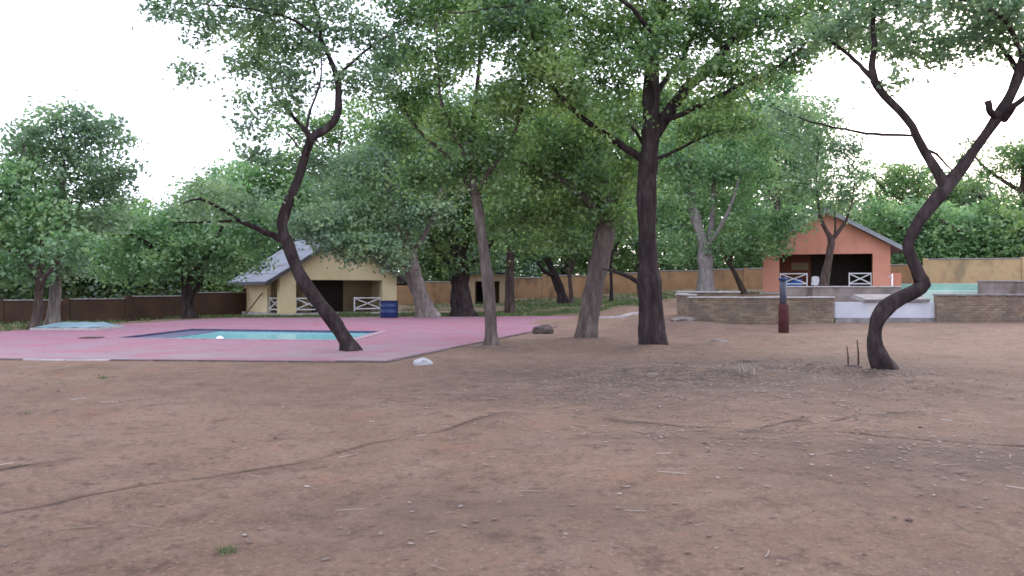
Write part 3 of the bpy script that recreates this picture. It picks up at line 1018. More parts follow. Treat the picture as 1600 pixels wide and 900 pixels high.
grow_tree('straight_pole_tree', 'straight narrow trunk in the grass right of the slender tree', None,
          [[(797, 486, 14), (797, 450, 13), (797, 410, 13), (798, 380, 12), (806, 355, 11), (822, 335, 9), (838, 312, 7), (850, 270, 5)],
           [(798, 382, 9), (788, 350, 7, .5), (780, 310, 5, .8), (775, 260, 3, 1)]],
          [(800, 330, 50, 34), (840, 300, 50, 40), (780, 290, 50, 40), (820, 360, 40, 18), (815, 250, 70, 40), (840, 215, 60, 44), (770, 370, 30, 18), (850, 385, 40, 16)],
          50, M['bark_brown'], M['leaf_mid'], cover=2.3, seed=35, **MIDL)
grow_tree('slanting_dark_tree', 'thin black tree slanting left in front of the ochre wall', None,
          [[(881, 478, 16), (876, 455, 14), (866, 430, 12), (855, 405, 11), (847, 385, 10), (842, 355, 8), (850, 320, 6)],
           [(868, 432, 8), (852, 425, 6, -.5), (838, 405, 5, -1), (828, 380, 4, -1.3)],
           [(850, 390, 7), (870, 365, 5, .5), (885, 335, 4, .8)]],
          [(850, 340, 50, 30), (880, 320, 50, 36), (830, 370, 34, 18, -.6), (890, 375, 40, 20), (860, 280, 60, 40)],
          58, M['bark_dark'], M['leaf_mid'], cover=2.2, seed=37, **MIDL)
grow_tree('small_sapling', 'small brown sapling right of the thin slanting black tree', None,
          [[(893, 478, 8), (892, 455, 6), (890, 430, 5), (893, 400, 4), (896, 370, 3)], [(891, 440, 4), (884, 415, 3, .3), (880, 395, 2, .5)], [(891, 430, 4), (900, 405, 3, -.3), (906, 385, 2, -.5)]],
          [(895, 385, 26, 16), (882, 400, 18, 10), (905, 370, 22, 14)],
          57.5, M['bark_brown'], M['leaf_mid'], cover=1.1, seed=38, **MIDL)
grow_tree('wall_side_tree', 'thin dark post-like tree in front of the wall left of the biggest tree', None,
          [[(955, 475, 6), (955, 440, 5), (954, 405, 5), (956, 370, 4), (960, 330, 3)], [(955, 400, 4), (968, 375, 3, .3), (975, 350, 2, .6)], [(955, 390, 4), (940, 370, 3, -.4), (930, 345, 2, -.6)]],
          [(960, 345, 40, 26), (935, 350, 30, 20), (980, 355, 30, 20), (965, 300, 50, 34)],
          58, M['bark_dark'], M['leaf_mid'], cover=2.2, seed=39, **MIDL)
grow_tree('white_barked_tree', 'whitish forked trunk behind the low brick wall, right of biggest tree', None,
          [[(1102, 468, 26), (1102, 440, 23), (1102, 415, 22), (1101, 395, 23), (1096, 370, 17), (1087, 340, 15), (1080, 305, 12), (1078, 270, 9), (1082, 220, 6)],
           [(1103, 395, 15), (1108, 370, 11, .3), (1112, 335, 9, .5), (1114, 295, 7, .7), (1120, 250, 4, .9)],
           [(1103, 390, 9), (1122, 360, 7, -.5), (1140, 325, 5, -.9), (1155, 280, 3, -1.2)],
           [(1082, 315, 8), (1066, 285, 6, -.4), (1058, 245, 4, -.8)]],
          [(1080, 250, 60, 44, -.5), (1130, 270, 60, 50, 1.5), (1070, 300, 34, 24, -1), (1050, 320, 40, 34, 3), (1150, 330, 54, 34, 1), (1170, 270, 50, 44, -.6), (1190, 350, 40, 24, -1), (1110, 205, 80, 36, 2), (1190, 215, 50, 34, -.5), (1060, 370, 30, 22, .6), (1140, 380, 36, 18, -.6), (1205, 385, 26, 18, -1), (1218, 360, 30, 22, -1.2), (1240, 338, 30, 16, -1.2), (1255, 352, 18, 10, -1.2), (1050, 240, 50, 40), (1060, 400, 24, 12, .6)],
          50, M['bark_pale'], M['leaf_bright'], cover=1.9, seed=41, **MIDL)
grow_tree('slanting_wall_tree', 'thin bare-stemmed tree slanting left between white-barked tree and orange pavilion', None,
          [[(1164, 462, 9), (1152, 435, 8), (1140, 412, 7), (1128, 392, 6), (1122, 365, 4)], [(1140, 412, 5), (1150, 385, 4, .5), (1158, 360, 3, .8)]],
          [(1130, 365, 36, 22), (1160, 360, 36, 24), (1175, 390, 26, 16, -.5), (1190, 370, 30, 20, -.5)],
          53, M['bark_brown'], M['leaf_mid'], cover=2.2, seed=43, **MIDL)
grow_tree('pavilion_front_tree', 'grey Y-forked tree standing in front of the orange pavilion', None,
          [[(1285, 460, 22), (1288, 440, 18), (1293, 415, 15), (1297, 392, 13), (1299, 375, 13), (1290, 358, 8), (1282, 340, 7), (1278, 312, 5), (1276, 270, 4), (1280, 220, 3)],
           [(1299, 376, 9), (1312, 360, 8, -.2), (1322, 345, 6, -.4), (1330, 320, 4, -.6), (1335, 285, 3, -.8)],
           [(1303, 372, 5), (1305, 355, 4, .3), (1304, 330, 3, .5)]],
          [(1270, 280, 44, 34), (1300, 310, 36, 16), (1240, 300, 40, 30), (1330, 285, 34, 30, -.5), (1265, 225, 54, 36), (1320, 235, 34, 24), (1250, 340, 24, 14, -.8), (1310, 330, 26, 8, -.4), (1235, 175, 50, 34), (1285, 175, 30, 24)],
          47, M['bark_brown'], M['leaf_grey'], cover=1.4, wscale=.78, seed=45, **MIDL)
# left side
grow_tree('left_grey_tree', 'tall grey tree with rounded crown at left beside the blue cover', None,
          [[(82, 507, 20), (84, 480, 17), (87, 450, 15), (90, 415, 14), (92, 380, 13), (95, 330, 10), (98, 270, 8), (100, 210, 5)],
           [(92, 375, 9), (120, 330, 7, .5), (145, 280, 5, .8), (160, 230, 3, 1)],
           [(93, 350, 8), (65, 310, 6, -.5), (45, 265, 4, -.8), (35, 220, 3, -1)]],
          [(95, 215, 60, 38), (60, 255, 60, 44), (140, 250, 60, 48), (100, 300, 70, 46), (170, 290, 40, 38), (100, 180, 44, 22), (45, 215, 34, 28), (150, 200, 40, 26), (185, 225, 28, 18), (195, 262, 26, 18), (120, 350, 60, 36), (60, 350, 40, 30), (170, 340, 38, 26), (120, 420, 44, 20), (60, 400, 40, 22)],
          34, M['bark_grey'], M['leaf_grey'], cover=1.9, seed=51, leaf_L=.2, leaf_W=.115, clump=.6, per=32)
grow_tree('left_dark_tree', 'brown tree with a bare limb reaching left at the far left edge', None,
          [[(52, 515, 16), (58, 490, 13), (60, 465, 13), (62, 440, 13), (58, 425, 10), (40, 405, 8), (22, 395, 7), (10, 385, 6), (-10, 350, 4)],
           [(61, 440, 9), (66, 400, 7, .5), (62, 350, 5, .8), (50, 300, 4, 1)],
           [(60, 455, 8), (75, 425, 6, -.5), (100, 395, 4, -.9)]],
          [(30, 300, 50, 50, .5), (10, 360, 50, 50), (60, 340, 44, 40), (-40, 320, 60, 60), (110, 390, 44, 26, -.8), (30, 420, 50, 24), (0, 270, 40, 34, .8), (-30, 410, 50, 36)],
          32, M['bark_brown'], M['leaf_bright'], cover=2.2, seed=53, leaf_L=.2, leaf_W=.115, clump=.6, per=32)
grow_tree('bright_green_tree', 'bright green spreading tree between left wall and yellow pavilion', None,
          [[(296, 499, 20), (294, 475, 16), (292, 450, 15), (288, 420, 12), (280, 385, 9), (272, 345, 6)],
           [(292, 445, 11), (312, 415, 9, -.5), (335, 385, 7, -1), (350, 350, 4, -1.3)],
           [(290, 435, 9), (262, 405, 8, -.6), (232, 380, 6, -1), (205, 365, 4, -1.3)],
           [(297, 470, 9), (309, 448, 8, .4), (318, 420, 6, .8), (322, 390, 4, 1)]],
          [(270, 365, 66, 36), (220, 385, 56, 30, -.8), (330, 370, 60, 36, -.8), (300, 330, 60, 26), (360, 395, 36, 24, -1), (200, 350, 40, 26, -.8), (270, 410, 56, 22, -1), (340, 425, 34, 16, -1), (235, 430, 30, 14, -.8), (380, 340, 36, 28, -.5), (405, 372, 34, 22, -.8), (385, 408, 26, 14, -.8), (180, 420, 40, 20, -.8), (330, 300, 50, 24), (420, 335, 36, 26, -.5), (170, 380, 34, 26, -.8)],
          44, M['bark_dark'], M['leaf_bright'], cover=2.3, seed=55, **MIDL)

# ---- trees beyond the boundary wall
BGL = dict(leaf_L=0.36, leaf_W=0.22, clump=1.1, per=28)
beyond = [
    ('olive_tree', 'dark evergreen beyond the wall at far left edge', -70, 60, 350, 120, 'leaf_dark', 1.6),
    ('olive_tree', 'dark tree beyond the wall behind the tall left grey tree', 60, 60, 355, 110, 'leaf_dark', 1.7),
    ('bushy_tree', 'dark bushy tree beyond the wall, between grey and bright green trees', 180, 62, 335, 100, 'leaf_dark', 1.7),
    ('bushy_tree', 'mid green tree beyond the wall behind the bright green tree', 290, 66, 318, 110, 'leaf_mid', 1.7),
    ('tall_tree', 'light green tree rising behind the yellow pavilion roof', 410, 72, 245, 100, 'leaf_bright', 1.5),
    ('tall_tree', 'tall tree rising behind the yellow pavilion gable', 520, 74, 175, 110, 'leaf_mid', 1.6),
    ('tall_tree', 'tall tree behind the pale leaning tree and cream hut', 640, 80, 140, 120, 'leaf_mid', 1.6),
    ('tall_tree', 'tall grey-green tree behind the forked dark tree', 760, 82, 130, 120, 'leaf_grey', 1.6),
    ('tall_tree', 'tall tree behind the thin slanting black tree', 880, 84, 135, 120, 'leaf_mid', 1.6),
    ('tall_tree', 'tall tree behind the biggest trunk', 1000, 84, 130, 120, 'leaf_mid', 1.6),
    ('tall_tree', 'tall bright tree behind the white-barked tree', 1115, 86, 135, 110, 'leaf_bright', 1.5),
    ('tall_tree', 'tall airy tree behind the left of the orange pavilion', 1215, 84, 105, 80, 'leaf_bright', 1.5),
    ('bushy_tree', 'green tree beyond the wall behind the orange pavilion roof', 1345, 76, 325, 90, 'leaf_mid', 1.6),
    ('bushy_tree', 'bright green tree behind the S-bent trunk', 1430, 72, 318, 90, 'leaf_bright', 1.6),
    ('bushy_tree', 'dark green tree beyond the right wall', 1520, 70, 325, 90, 'leaf_bright', 1.6),
    ('bushy_tree', 'green tree beyond the wall at the right edge', 1620, 68, 318, 100, 'leaf_mid', 1.6),
    ('airy_tree', 'thin airy tree with sky showing through above right wall', 1425, 96, 252, 100, 'leaf_mid', 1.15),
    ('airy_tree', 'tall thin airy tree at the right edge above the wall', 1590, 96, 215, 110, 'leaf_mid', 1.15),
    ('airy_tree', 'thin airy tree inside the V of the S-bent tree fork', 1510, 104, 262, 90, 'leaf_grey', 0.9),
]
for i, (nm, lb, px, D, ty, w, lf, cov) in enumerate(beyond):
    rr = np.random.default_rng(200 + i)
    x = (px - 800) / F * D
    z0 = gz(x, D)
    by = 450 + (EYE - z0) / D * F
    h = by - ty
    lean = rr.uniform(-12, 12)
    tr = [(px, by, 13), (px + lean * .3, by - h * .3, 11), (px + lean * .7, by - h * .55, 8), (px + lean, by - h * .85, 4)]
    st = [tr]
    for k in range(4):
        s = (-1) ** k
        f = 0.28 + .12 * k
        st.append([(px + lean * f, by - h * f, 7), (px + s * w * .35, by - h * (f + .12), 5, rr.uniform(-1.5, 1.5)), (px + s * w * .65, by - h * (f + .25), 3, rr.uniform(-3, 3))])
    bl = []
    nb = 9 + int(h > 260) * 6
    for k in range(nb):
        f = rr.uniform(0.0, 1)
        ww = w * (1 - 0.45 * abs(f - .45))
        bl.append((px + rr.uniform(-.7, .7) * ww, ty + 26 + f * (h * .78 - 26), w * rr.uniform(.35, .5), rr.uniform(24, 40), rr.uniform(-2.5, 2.5)))
    bl.append((px, ty + 24, w * .4, 22))
    for q in st[1:]:
        bl.append((q[2][0], q[2][1] - 6, w * .32, 18, q[2][3]))
        bl.append((q[1][0], q[1][1] - 6, w * .3, 18, q[1][3]))
    if cov > 1.2:
        bl.append((px - w * .4, by - 55, w * .6, 32)); bl.append((px + w * .4, by - 50, w * .6, 30))
    grow_tree(nm, lb, 'trees beyond the boundary wall', st, bl, D, M['bark_brown'], M[lf], cover=cov * 1.05, seed=300 + i, sides=7, **BGL)

# far wood behind everything: one mass
rw = np.random.default_rng(9)
n = 46000
x = rw.uniform(-125, 125, n)
y = rw.uniform(104, 126, n)
pxx = 800 + x / 115 * F
topy = np.interp(pxx, [-700, 0, 200, 300, 450, 600, 1100, 1250, 1330, 1600, 2300], [335, 345, 350, 335, 300, 230, 230, 300, 358, 350, 340])
topy = topy + 26 * (vnoise(x, y * 0, 5.0, 61) - .5) * 2 + 14 * (vnoise(x, y, 2.2, 62) - .5) * 2
zt = EYE + (450 - topy) / F * 115
C = np.stack([x, y, 0.2 + rw.random(n) * (zt - .2)], 1)
me = leaves_mesh('far_woodland', C, 1.15, .75, M['leaf_dark'], np.zeros(3), rw)
o = bpy.data.objects.new('far_woodland', me)
COL.objects.link(o)
tag(o, 'far green woodland behind the boundary wall', None, None, 'stuff')

# ------------------------------------------------------------------ boundary walls
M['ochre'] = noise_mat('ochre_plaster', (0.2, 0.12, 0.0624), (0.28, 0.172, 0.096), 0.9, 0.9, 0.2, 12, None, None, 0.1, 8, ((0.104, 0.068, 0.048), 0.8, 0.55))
M['brown_shaded'] = noise_mat('shaded_brown_plaster', (0.0432, 0.0265, 0.01958), (0.072, 0.0432, 0.0288), 0.9, 0.9, 0.2, 12, None, None, 0.1, 8, ((0.05184, 0.04032, 0.0288), 0.8, 0.55))  # brown plaster with the shade of the trees darkened into its colour
M['ochre_pale'] = noise_mat('pale_ochre_brick', (0.288, 0.208, 0.12), (0.4, 0.304, 0.168), 0.9, 0.9, 0.2, 12, (0.32, 0.2, 0.128), None, 0.1, 8, ((0.192, 0.168, 0.104), 0.7, 0.58))
M['coping_grey'] = noise_mat('coping_grey', (0.176, 0.168, 0.168), (0.288, 0.28, 0.288), 4, 0.9, 0.3, 20)


def boundary(name, label, pts, h, wm, cm, step=4.0):
    p0 = P(pts[0][0], 450, pts[0][1])
    z0 = gz(p0[0], p0[1])
    t = thing(name, label, 'wall', (p0[0], p0[1], z0))
    A = [np.array(P(a, 450, d)[:2]) for a, d in pts]
    poly = [A[0]]
    for a, b in zip(A[:-1], A[1:]):
        n = max(1, round(np.linalg.norm(b - a) / step))
        for k in range(1, n + 1): poly.append(a + (b - a) * k / n)
    zs = [gz(*p) for p in poly]
    k = np.ones(3) / 3
    zs = np.convolve(np.pad(zs, 1, 'edge'), k, 'valid')
    for i in range(len(poly) - 1):
        a, b = poly[i], poly[i + 1]
        zt = (zs[i] + zs[i + 1]) / 2 + h
        zb = min(zs[i], zs[i + 1]) - 0.5
        L = np.linalg.norm(b - a)
        ang = math.atan2(*(b - a)[::-1])
        Mx = Matrix.Translation((a[0], a[1], 0)) @ Matrix.Rotation(ang, 4, 'Z')
        MB(Mx).box(0.16, L - 0.16, -0.1, 0.1, zb, zt).build('panel', wm, t)
        MB(Mx).box(0.16, L - 0.16, -0.15, 0.15, zt, zt + 0.07).build('coping', cm, t, bevel=0.015)
        MB(Mx).box(-0.16, 0.16, -0.17, 0.17, zb, zt + 0.10).build('pier', wm, t)
    return t


boundary('boundary_wall', 'dark brown plastered boundary wall with tree shade in its colour, on the left', [(-420, 42), (0, 46), (200, 49), (385, 55.5), (420, 58)], 1.62, M['brown_shaded'], M['concrete_dark'])
boundary('boundary_wall', 'ochre boundary wall seen between the trunks behind the pavilions', [(470, 64), (650, 66), (850, 69), (1100, 71), (1230, 70), (1430, 63)], 1.72, M['ochre'], M['coping_grey'])
boundary('boundary_wall', 'pale yellow brick boundary wall with grey coping on the right', [(1446, 57), (1600, 55), (1900, 52)], 1.72, M['ochre_pale'], M['coping_grey'])

# ------------------------------------------------------------------ pavilions
M['yellow'] = noise_mat('yellow_plaster', (0.5508, 0.4544, 0.2646), (0.6553, 0.5511, 0.3562), 0.8, 0.9, 0.15, 14, None, None, 0.1, 6, ((0.4464, 0.348, 0.2035), 0.6, 0.60))
M['orange'] = noise_mat('orange_plaster', (0.495, 0.228, 0.1596), (0.5775, 0.2736, 0.1995), 0.8, 0.9, 0.15, 14, None, None, 0.1, 6, ((0.407, 0.1881, 0.1368), 0.6, 0.56))
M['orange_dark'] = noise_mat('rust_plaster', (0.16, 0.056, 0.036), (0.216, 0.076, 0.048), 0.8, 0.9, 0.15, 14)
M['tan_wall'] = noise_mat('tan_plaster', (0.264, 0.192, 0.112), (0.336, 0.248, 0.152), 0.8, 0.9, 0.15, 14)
M['roof_sheet'] = noise_mat('grey_roof_sheet', (0.104, 0.116, 0.148), (0.16, 0.176, 0.212), 0.8, 0.6, 0.1, 8, None, (1, 1, 1), 0.4, 6, ((0.088, 0.088, 0.096), 0.9, 0.55))
M['fascia_dark'] = noise_mat('fascia_dark', (0.056, 0.052, 0.056), (0.096, 0.088, 0.092), 3)
M['fascia_light'] = noise_mat('fascia_light', (0.20, 0.22, 0.24), (0.30, 0.32, 0.34), 3)
M['white_paint'] = noise_mat('white_paint', (0.544, 0.544, 0.56), (0.64, 0.64, 0.656), 3, 0.6, 0.1, 20, None, None, 0.3, 6, ((0.36, 0.352, 0.352), 2.0, 0.64))
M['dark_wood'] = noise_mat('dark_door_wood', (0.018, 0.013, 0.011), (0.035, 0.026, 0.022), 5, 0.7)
M['timber'] = noise_mat('roof_timber', (0.10, 0.065, 0.045), (0.17, 0.11, 0.075), 5, 0.8, .2, 20)
M['slab'] = noise_mat('verandah_slab', (0.30, 0.285, 0.27), (0.42, 0.40, 0.38), 2, 0.85)


def railing(parent, Mx, x0, x1, y, z0, z1, m, xn=1):
    r0 = MB(Mx).box(x0, x1, y - .03, y + .03, z1 - .07, z1).build('railing', m, parent)
    MB(Mx).box(x0, x1, y - .03, y + .03, z0, z0 + .07).build('bottom_rail', m, r0)
    for x in ([x0, x1 - .07]):
        MB(Mx).box(x, x + .07, y - .032, y + .032, z0 - .12, z1 + .02).build('post', m, r0)
    w = (x1 - x0) / xn
    for k in range(xn):
        a = x0 + k * w
        MB(Mx).bar((a + .06, y - .022, z0 + .06), (a + w - .06, y - .022, z1 - .06), .035, .065).build('brace', m, r0)
        MB(Mx).bar((a + .06, y + .022, z1 - .06), (a + w - .06, y + .022, z0 + .06), .035, .065).build('brace', m, r0)
    return r0


def roof_slope(parent, Mx, xr, zr, xe, ze, y0, y1, m, rows=6):
    """one slope from the ridge (xr, zr) to the eave (xe, ze), laid as overlapping sheets"""
    for k in range(rows):
        a, b = k / rows, (k + 1) / rows
        ax, az = xr + (xe - xr) * a, zr + (ze - zr) * a
        bx, bz = xr + (xe - xr) * b, zr + (ze - zr) * b
        j = random.uniform(-.01, .01)
        poly = [(ax, az - .02), (bx, bz + .002 + j * .4), (bx, bz - .045), (ax, az - .06)]
        if xe < xr: poly = poly[::-1]
        MB(Mx).prism(poly, y0 + random.uniform(-.01, .01), y1).build('roof_sheet', m, parent)


# --- yellow pavilion
def yellow_pavilion():
    c = P(437, 450, 50)
    ang = R(35)
    z = 0.02
    Mx = Matrix.Translation((c[0], c[1], z)) @ Matrix.Rotation(ang, 4, 'Z')
    t = thing('yellow_pavilion', 'yellow pavilion with grey gable roof behind the pool', 'building', (c[0], c[1], z))
    W, L = 7.83, 7.1
    ez, rz = 2.34, 4.75           # eave and ridge heights
    pw, lin = 1.02, 2.08
    Y = M['yellow']
    MB(Mx).box(-.3, W + .3, -2.2, L, -.5, .03).build('floor_slab', M['slab'], t)
    MB(Mx).box(0, pw, 0, .45, .03, lin).build('pillar', Y, t, bevel=.01)
    MB(Mx).box(W - pw, W, 0, .45, .03, lin).build('pillar', Y, t, bevel=.01)
    mid = W / 2
    MB(Mx).prism([(0, lin), (W, lin), (W, ez + .02), (mid, rz), (0, ez + .02)], .002, .40).build('gable_wall', Y, t)
    # rear gable and side walls
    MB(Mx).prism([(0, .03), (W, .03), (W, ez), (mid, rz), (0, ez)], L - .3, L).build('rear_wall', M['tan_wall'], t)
    MB(Mx).box(0.12, .36, 2.6, L - .3, .03, ez - .02).build('side_wall', Y, t)
    MB(Mx).box(0.03, .42, L - .75, L - .302, .03, ez - .03).build('side_pillar', Y, t)
    MB(Mx).box(W - .36, W - .12, .45, L - .3, .03, ez - .02).build('side_wall', Y, t)
    # inner cross wall with a dark doorway
    yb = 3.0
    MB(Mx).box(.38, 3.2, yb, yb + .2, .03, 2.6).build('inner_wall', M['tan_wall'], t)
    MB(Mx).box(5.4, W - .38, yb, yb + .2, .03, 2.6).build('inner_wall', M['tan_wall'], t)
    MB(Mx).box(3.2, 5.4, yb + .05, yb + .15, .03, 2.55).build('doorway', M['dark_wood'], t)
    MB(Mx).box(2.1, 2.45, 1.7, 2.05, .03, lin + .3).build('inner_post', M['tan_wall'], t)
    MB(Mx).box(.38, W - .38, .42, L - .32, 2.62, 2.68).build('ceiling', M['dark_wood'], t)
    W2 = M['white_paint']
    railing(t, Mx, pw + .02, 2.7, .22, .22, .98, W2)
    railing(t, Mx, 4.9, W - pw - .02, .22, .22, .98, W2)
    My = Mx @ Matrix.Translation((.24, .47, 0)) @ Matrix.Rotation(R(90), 4, 'Z')
    railing(t, My, 0, 2.1, 0, .22, .98, W2)
    rf = MB(Mx).box(mid - .16, mid + .16, -.36, L + .36, rz + .19, rz + .26).build('roof', M['roof_sheet'], t)
    k = (rz - ez) / mid
    o = .95
    for s in (-1, 1):
        roof_slope(rf, Mx, mid, rz + .22, mid + s * (mid + o), rz + .22 - k * (mid + o), -.35, L + .35, M['roof_sheet'])
        for yy in (-.38, L + .33):
            a = (mid, yy, rz + .06)
            b = (mid + s * (mid + o), yy, rz + .06 - k * (mid + o))
            MB(Mx).bar(a, b, .05, .19).build('fascia', M['fascia_dark'], rf)
        MB(Mx).bar((mid + s * (mid + o), -.3, rz + .08 - k * (mid + o)), (mid + s * (mid + o), L + .3, rz + .08 - k * (mid + o)), .05, .16).build('gutter', M['fascia_dark'], rf)
    return Mx


Y_MX = yellow_pavilion()


# --- orange pavilion
def orange_pavilion():
    c = P(1192, 450, 54)
    e = P(1391, 450, 54.0)
    z = gz((c[0] + e[0]) / 2, 54) + .05
    ang = R(-17)
    Mx = Matrix.Translation((c[0], c[1], z)) @ Matrix.Rotation(ang, 4, 'Z')
    t = thing('orange_pavilion', 'orange pavilion with gable front and white crossed railings on the right', 'building', (c[0], c[1], z))
    W, L = 7.7, 7.0
    O = M['orange']
    lin = EYE + (450 - 398) / F * 54 - z
    ez = EYE + (450 - 386) / F * 54 - z
    rz = EYE + (450 - 334) / F * 54 - z
    pw = 1.02
    mid = W / 2
    MB(Mx).box(-.2, W + .2, -.7, L, -.8, .03).build('floor_slab', M['slab'], t)
    MB(Mx).box(0, pw, 0, .45, .03, lin).build('pillar', O, t, bevel=.01)
    MB(Mx).box(W - pw - .1, W - .1, 0, .45, .03, lin).build('pillar', O, t, bevel=.01)
    MB(Mx).prism([(0, lin), (W - .1, lin), (W - .1, ez), (mid, rz), (0, ez)], .002, .40).build('gable_wall', O, t)
    MB(Mx).prism([(0, .03), (W, .03), (W, ez), (mid, rz), (0, ez)], L - .3, L).build('rear_wall', O, t)
    MB(Mx).box(.1, .34, .45, L - .3, .03, ez - .02).build('side_wall', O, t)
    MB(Mx).box(W - .44, W - .2, .45, L - .3, .03, ez - .02).build('side_wall', O, t)
    MB(Mx).box(W - .2, W + .75, 1.6, 1.85, -.3, 1.25).build('wing_wall', O, t)
    yb = 3.4
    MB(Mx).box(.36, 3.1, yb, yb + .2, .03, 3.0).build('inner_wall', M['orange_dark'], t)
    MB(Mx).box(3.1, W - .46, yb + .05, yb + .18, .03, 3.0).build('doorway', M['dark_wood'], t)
    MB(Mx).box(1.85, 2.95, yb - .04, yb, 1.5, 2.0).build('notice_board', M['tan_wall'], t)
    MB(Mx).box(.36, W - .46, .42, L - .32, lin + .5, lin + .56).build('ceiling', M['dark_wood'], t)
    W2 = M['white_paint']
    zr = EYE + (450 - 427) / F * 54 - z
    railing(t, Mx, pw + .03, 2.75, .22, zr - .72, zr, W2)
    railing(t, Mx, 5.2, W - pw - .13, .22, zr - .72, zr, W2)
    rf = MB(Mx).box(mid - .16, mid + .16, -.46, L + .36, rz + .19, rz + .26).build('roof', M['roof_sheet'], t)
    k = (rz - ez) / mid
    o = .85
    for s in (-1, 1):
        roof_slope(rf, Mx, mid, rz + .22, mid + s * (mid + o), rz + .22 - k * (mid + o), -.45, L + .35, M['roof_sheet'])
        for yy in (-.48, L + .33):
            MB(Mx).bar((mid, yy, rz + .10), (mid + s * (mid + o), yy, rz + .10 - k * (mid + o)), .05, .24).build('fascia', M['fascia_light'], rf)
    return Mx, z


O_MX, OZ = orange_pavilion()


# --- small cream hut far behind
def cream_hut():
    c = P(733, 450, 62)
    z = gz(c[0], 62)
    Mx = Matrix.Translation((c[0], c[1], z)) @ Matrix.Rotation(R(6), 4, 'Z')
    t = thing('cream_hut', 'small cream hut glimpsed between the tree trunks behind the grass', 'building', (c[0], c[1], z))
    cr = noise_mat('cream_plaster', (0.24, 0.175, 0.105), (0.32, 0.235, 0.145), 0.8)
    W, L, lin, ez, rz = 2.9, 3.6, 1.75, 2.2, 2.34
    MB(Mx).box(-.2, W + .2, -.4, L, -.6, .03).build('floor_slab', M['slab'], t)
    MB(Mx).box(0, .45, 0, .4, .03, lin).build('pillar', cr, t)
    MB(Mx).box(W - .62, W, 0, .4, .03, lin).build('pillar', cr, t)
    MB(Mx).prism([(0, lin), (W, lin), (W, ez), (W / 2, rz), (0, ez)], .002, .35).build('gable_wall', cr, t)
    MB(Mx).box(.1, .3, .4, L, .03, ez).build('side_wall', cr, t)
    MB(Mx).box(W - .3, W - .1, .4, L, .03, ez).build('side_wall', cr, t)
    MB(Mx).box(.3, W - .3, L - .2, L, .03, ez).build('rear_wall', cr, t)
    MB(Mx).box(.8, 1.9, L - .26, L - .2, .03, 1.9).build('door', M['dark_wood'], t)
    rf = MB(Mx).box(W / 2 - .15, W / 2 + .15, -.4, L + .4, rz + .17, rz + .24).build('roof', M['roof_sheet'], t)
    k = (rz - ez) / (W / 2)
    for s in (-1, 1):
        roof_slope(rf, Mx, W / 2, rz + .2, W / 2 + s * (W / 2 + .6), rz + .2 - k * (W / 2 + .6), -.4, L + .4, M['roof_sheet'], 7)


cream_hut()


# ------------------------------------------------------------------ low brick walls on the right
def brick_mats():
    m, n, l, b = mat('weathered_brick', 0.92, 0.1)
    oi = n.new('ShaderNodeObjectInfo')
    r = ramp(n, [(0.0, (0.15, 0.108, 0.085)), (0.3, (0.20, 0.155, 0.12)), (0.65, (0.25, 0.205, 0.15)), (1.0, (0.20, 0.125, 0.095))])
    l.new(oi.outputs['Random'], r.inputs[0])
    g = n.new('ShaderNodeNewGeometry')
    t = n.new('ShaderNodeTexNoise')
    t.inputs['Scale'].default_value = 1.3
    t.inputs['Detail'].default_value = 8
    t.inputs['Roughness'].default_value = .7
    l.new(g.outputs['Position'], t.inputs['Vector'])
    r2 = ramp(n, [(0.42, (0, 0, 0)), (0.60, (.9, .9, .9))])
    l.new(t.outputs[0], r2.inputs[0])
    mx = n.new('ShaderNodeMixRGB')
    l.new(r2.outputs[0], mx.inputs[0])
    l.new(r.outputs[0], mx.inputs[1])
    mx.inputs[2].default_value = (0.115, 0.098, 0.084, 1)
    l.new(mx.outputs[0], b.inputs['Base Color'])
    return m


M['brick'] = brick_mats()
M['brick_dull'] = noise_mat('mortar', (0.17, 0.125, 0.085), (0.27, 0.20, 0.135), 3, 0.95, 0.3, 30)
BL, BH, BD = 0.295, 0.092, 0.11


def brick_mesh():
    bm = bmesh.new()
    bmesh.ops.create_cube(bm, size=1)
    bmesh.ops.scale(bm, vec=(BL - .014, BD, BH - .014), verts=bm.verts)
    bmesh.ops.bevel(bm, geom=[e for e in bm.edges if abs((e.verts[0].co - e.verts[1].co).normalized().y) < .5 and e.verts[0].co.y < 0 and e.verts[1].co.y < 0], offset=.008, segments=1, affect='EDGES')
    me = bpy.data.meshes.new('brick')
    bm.to_mesh(me)
    bm.free()
    me.materials.append(M['brick'])
    return me


BRICK = brick_mesh()


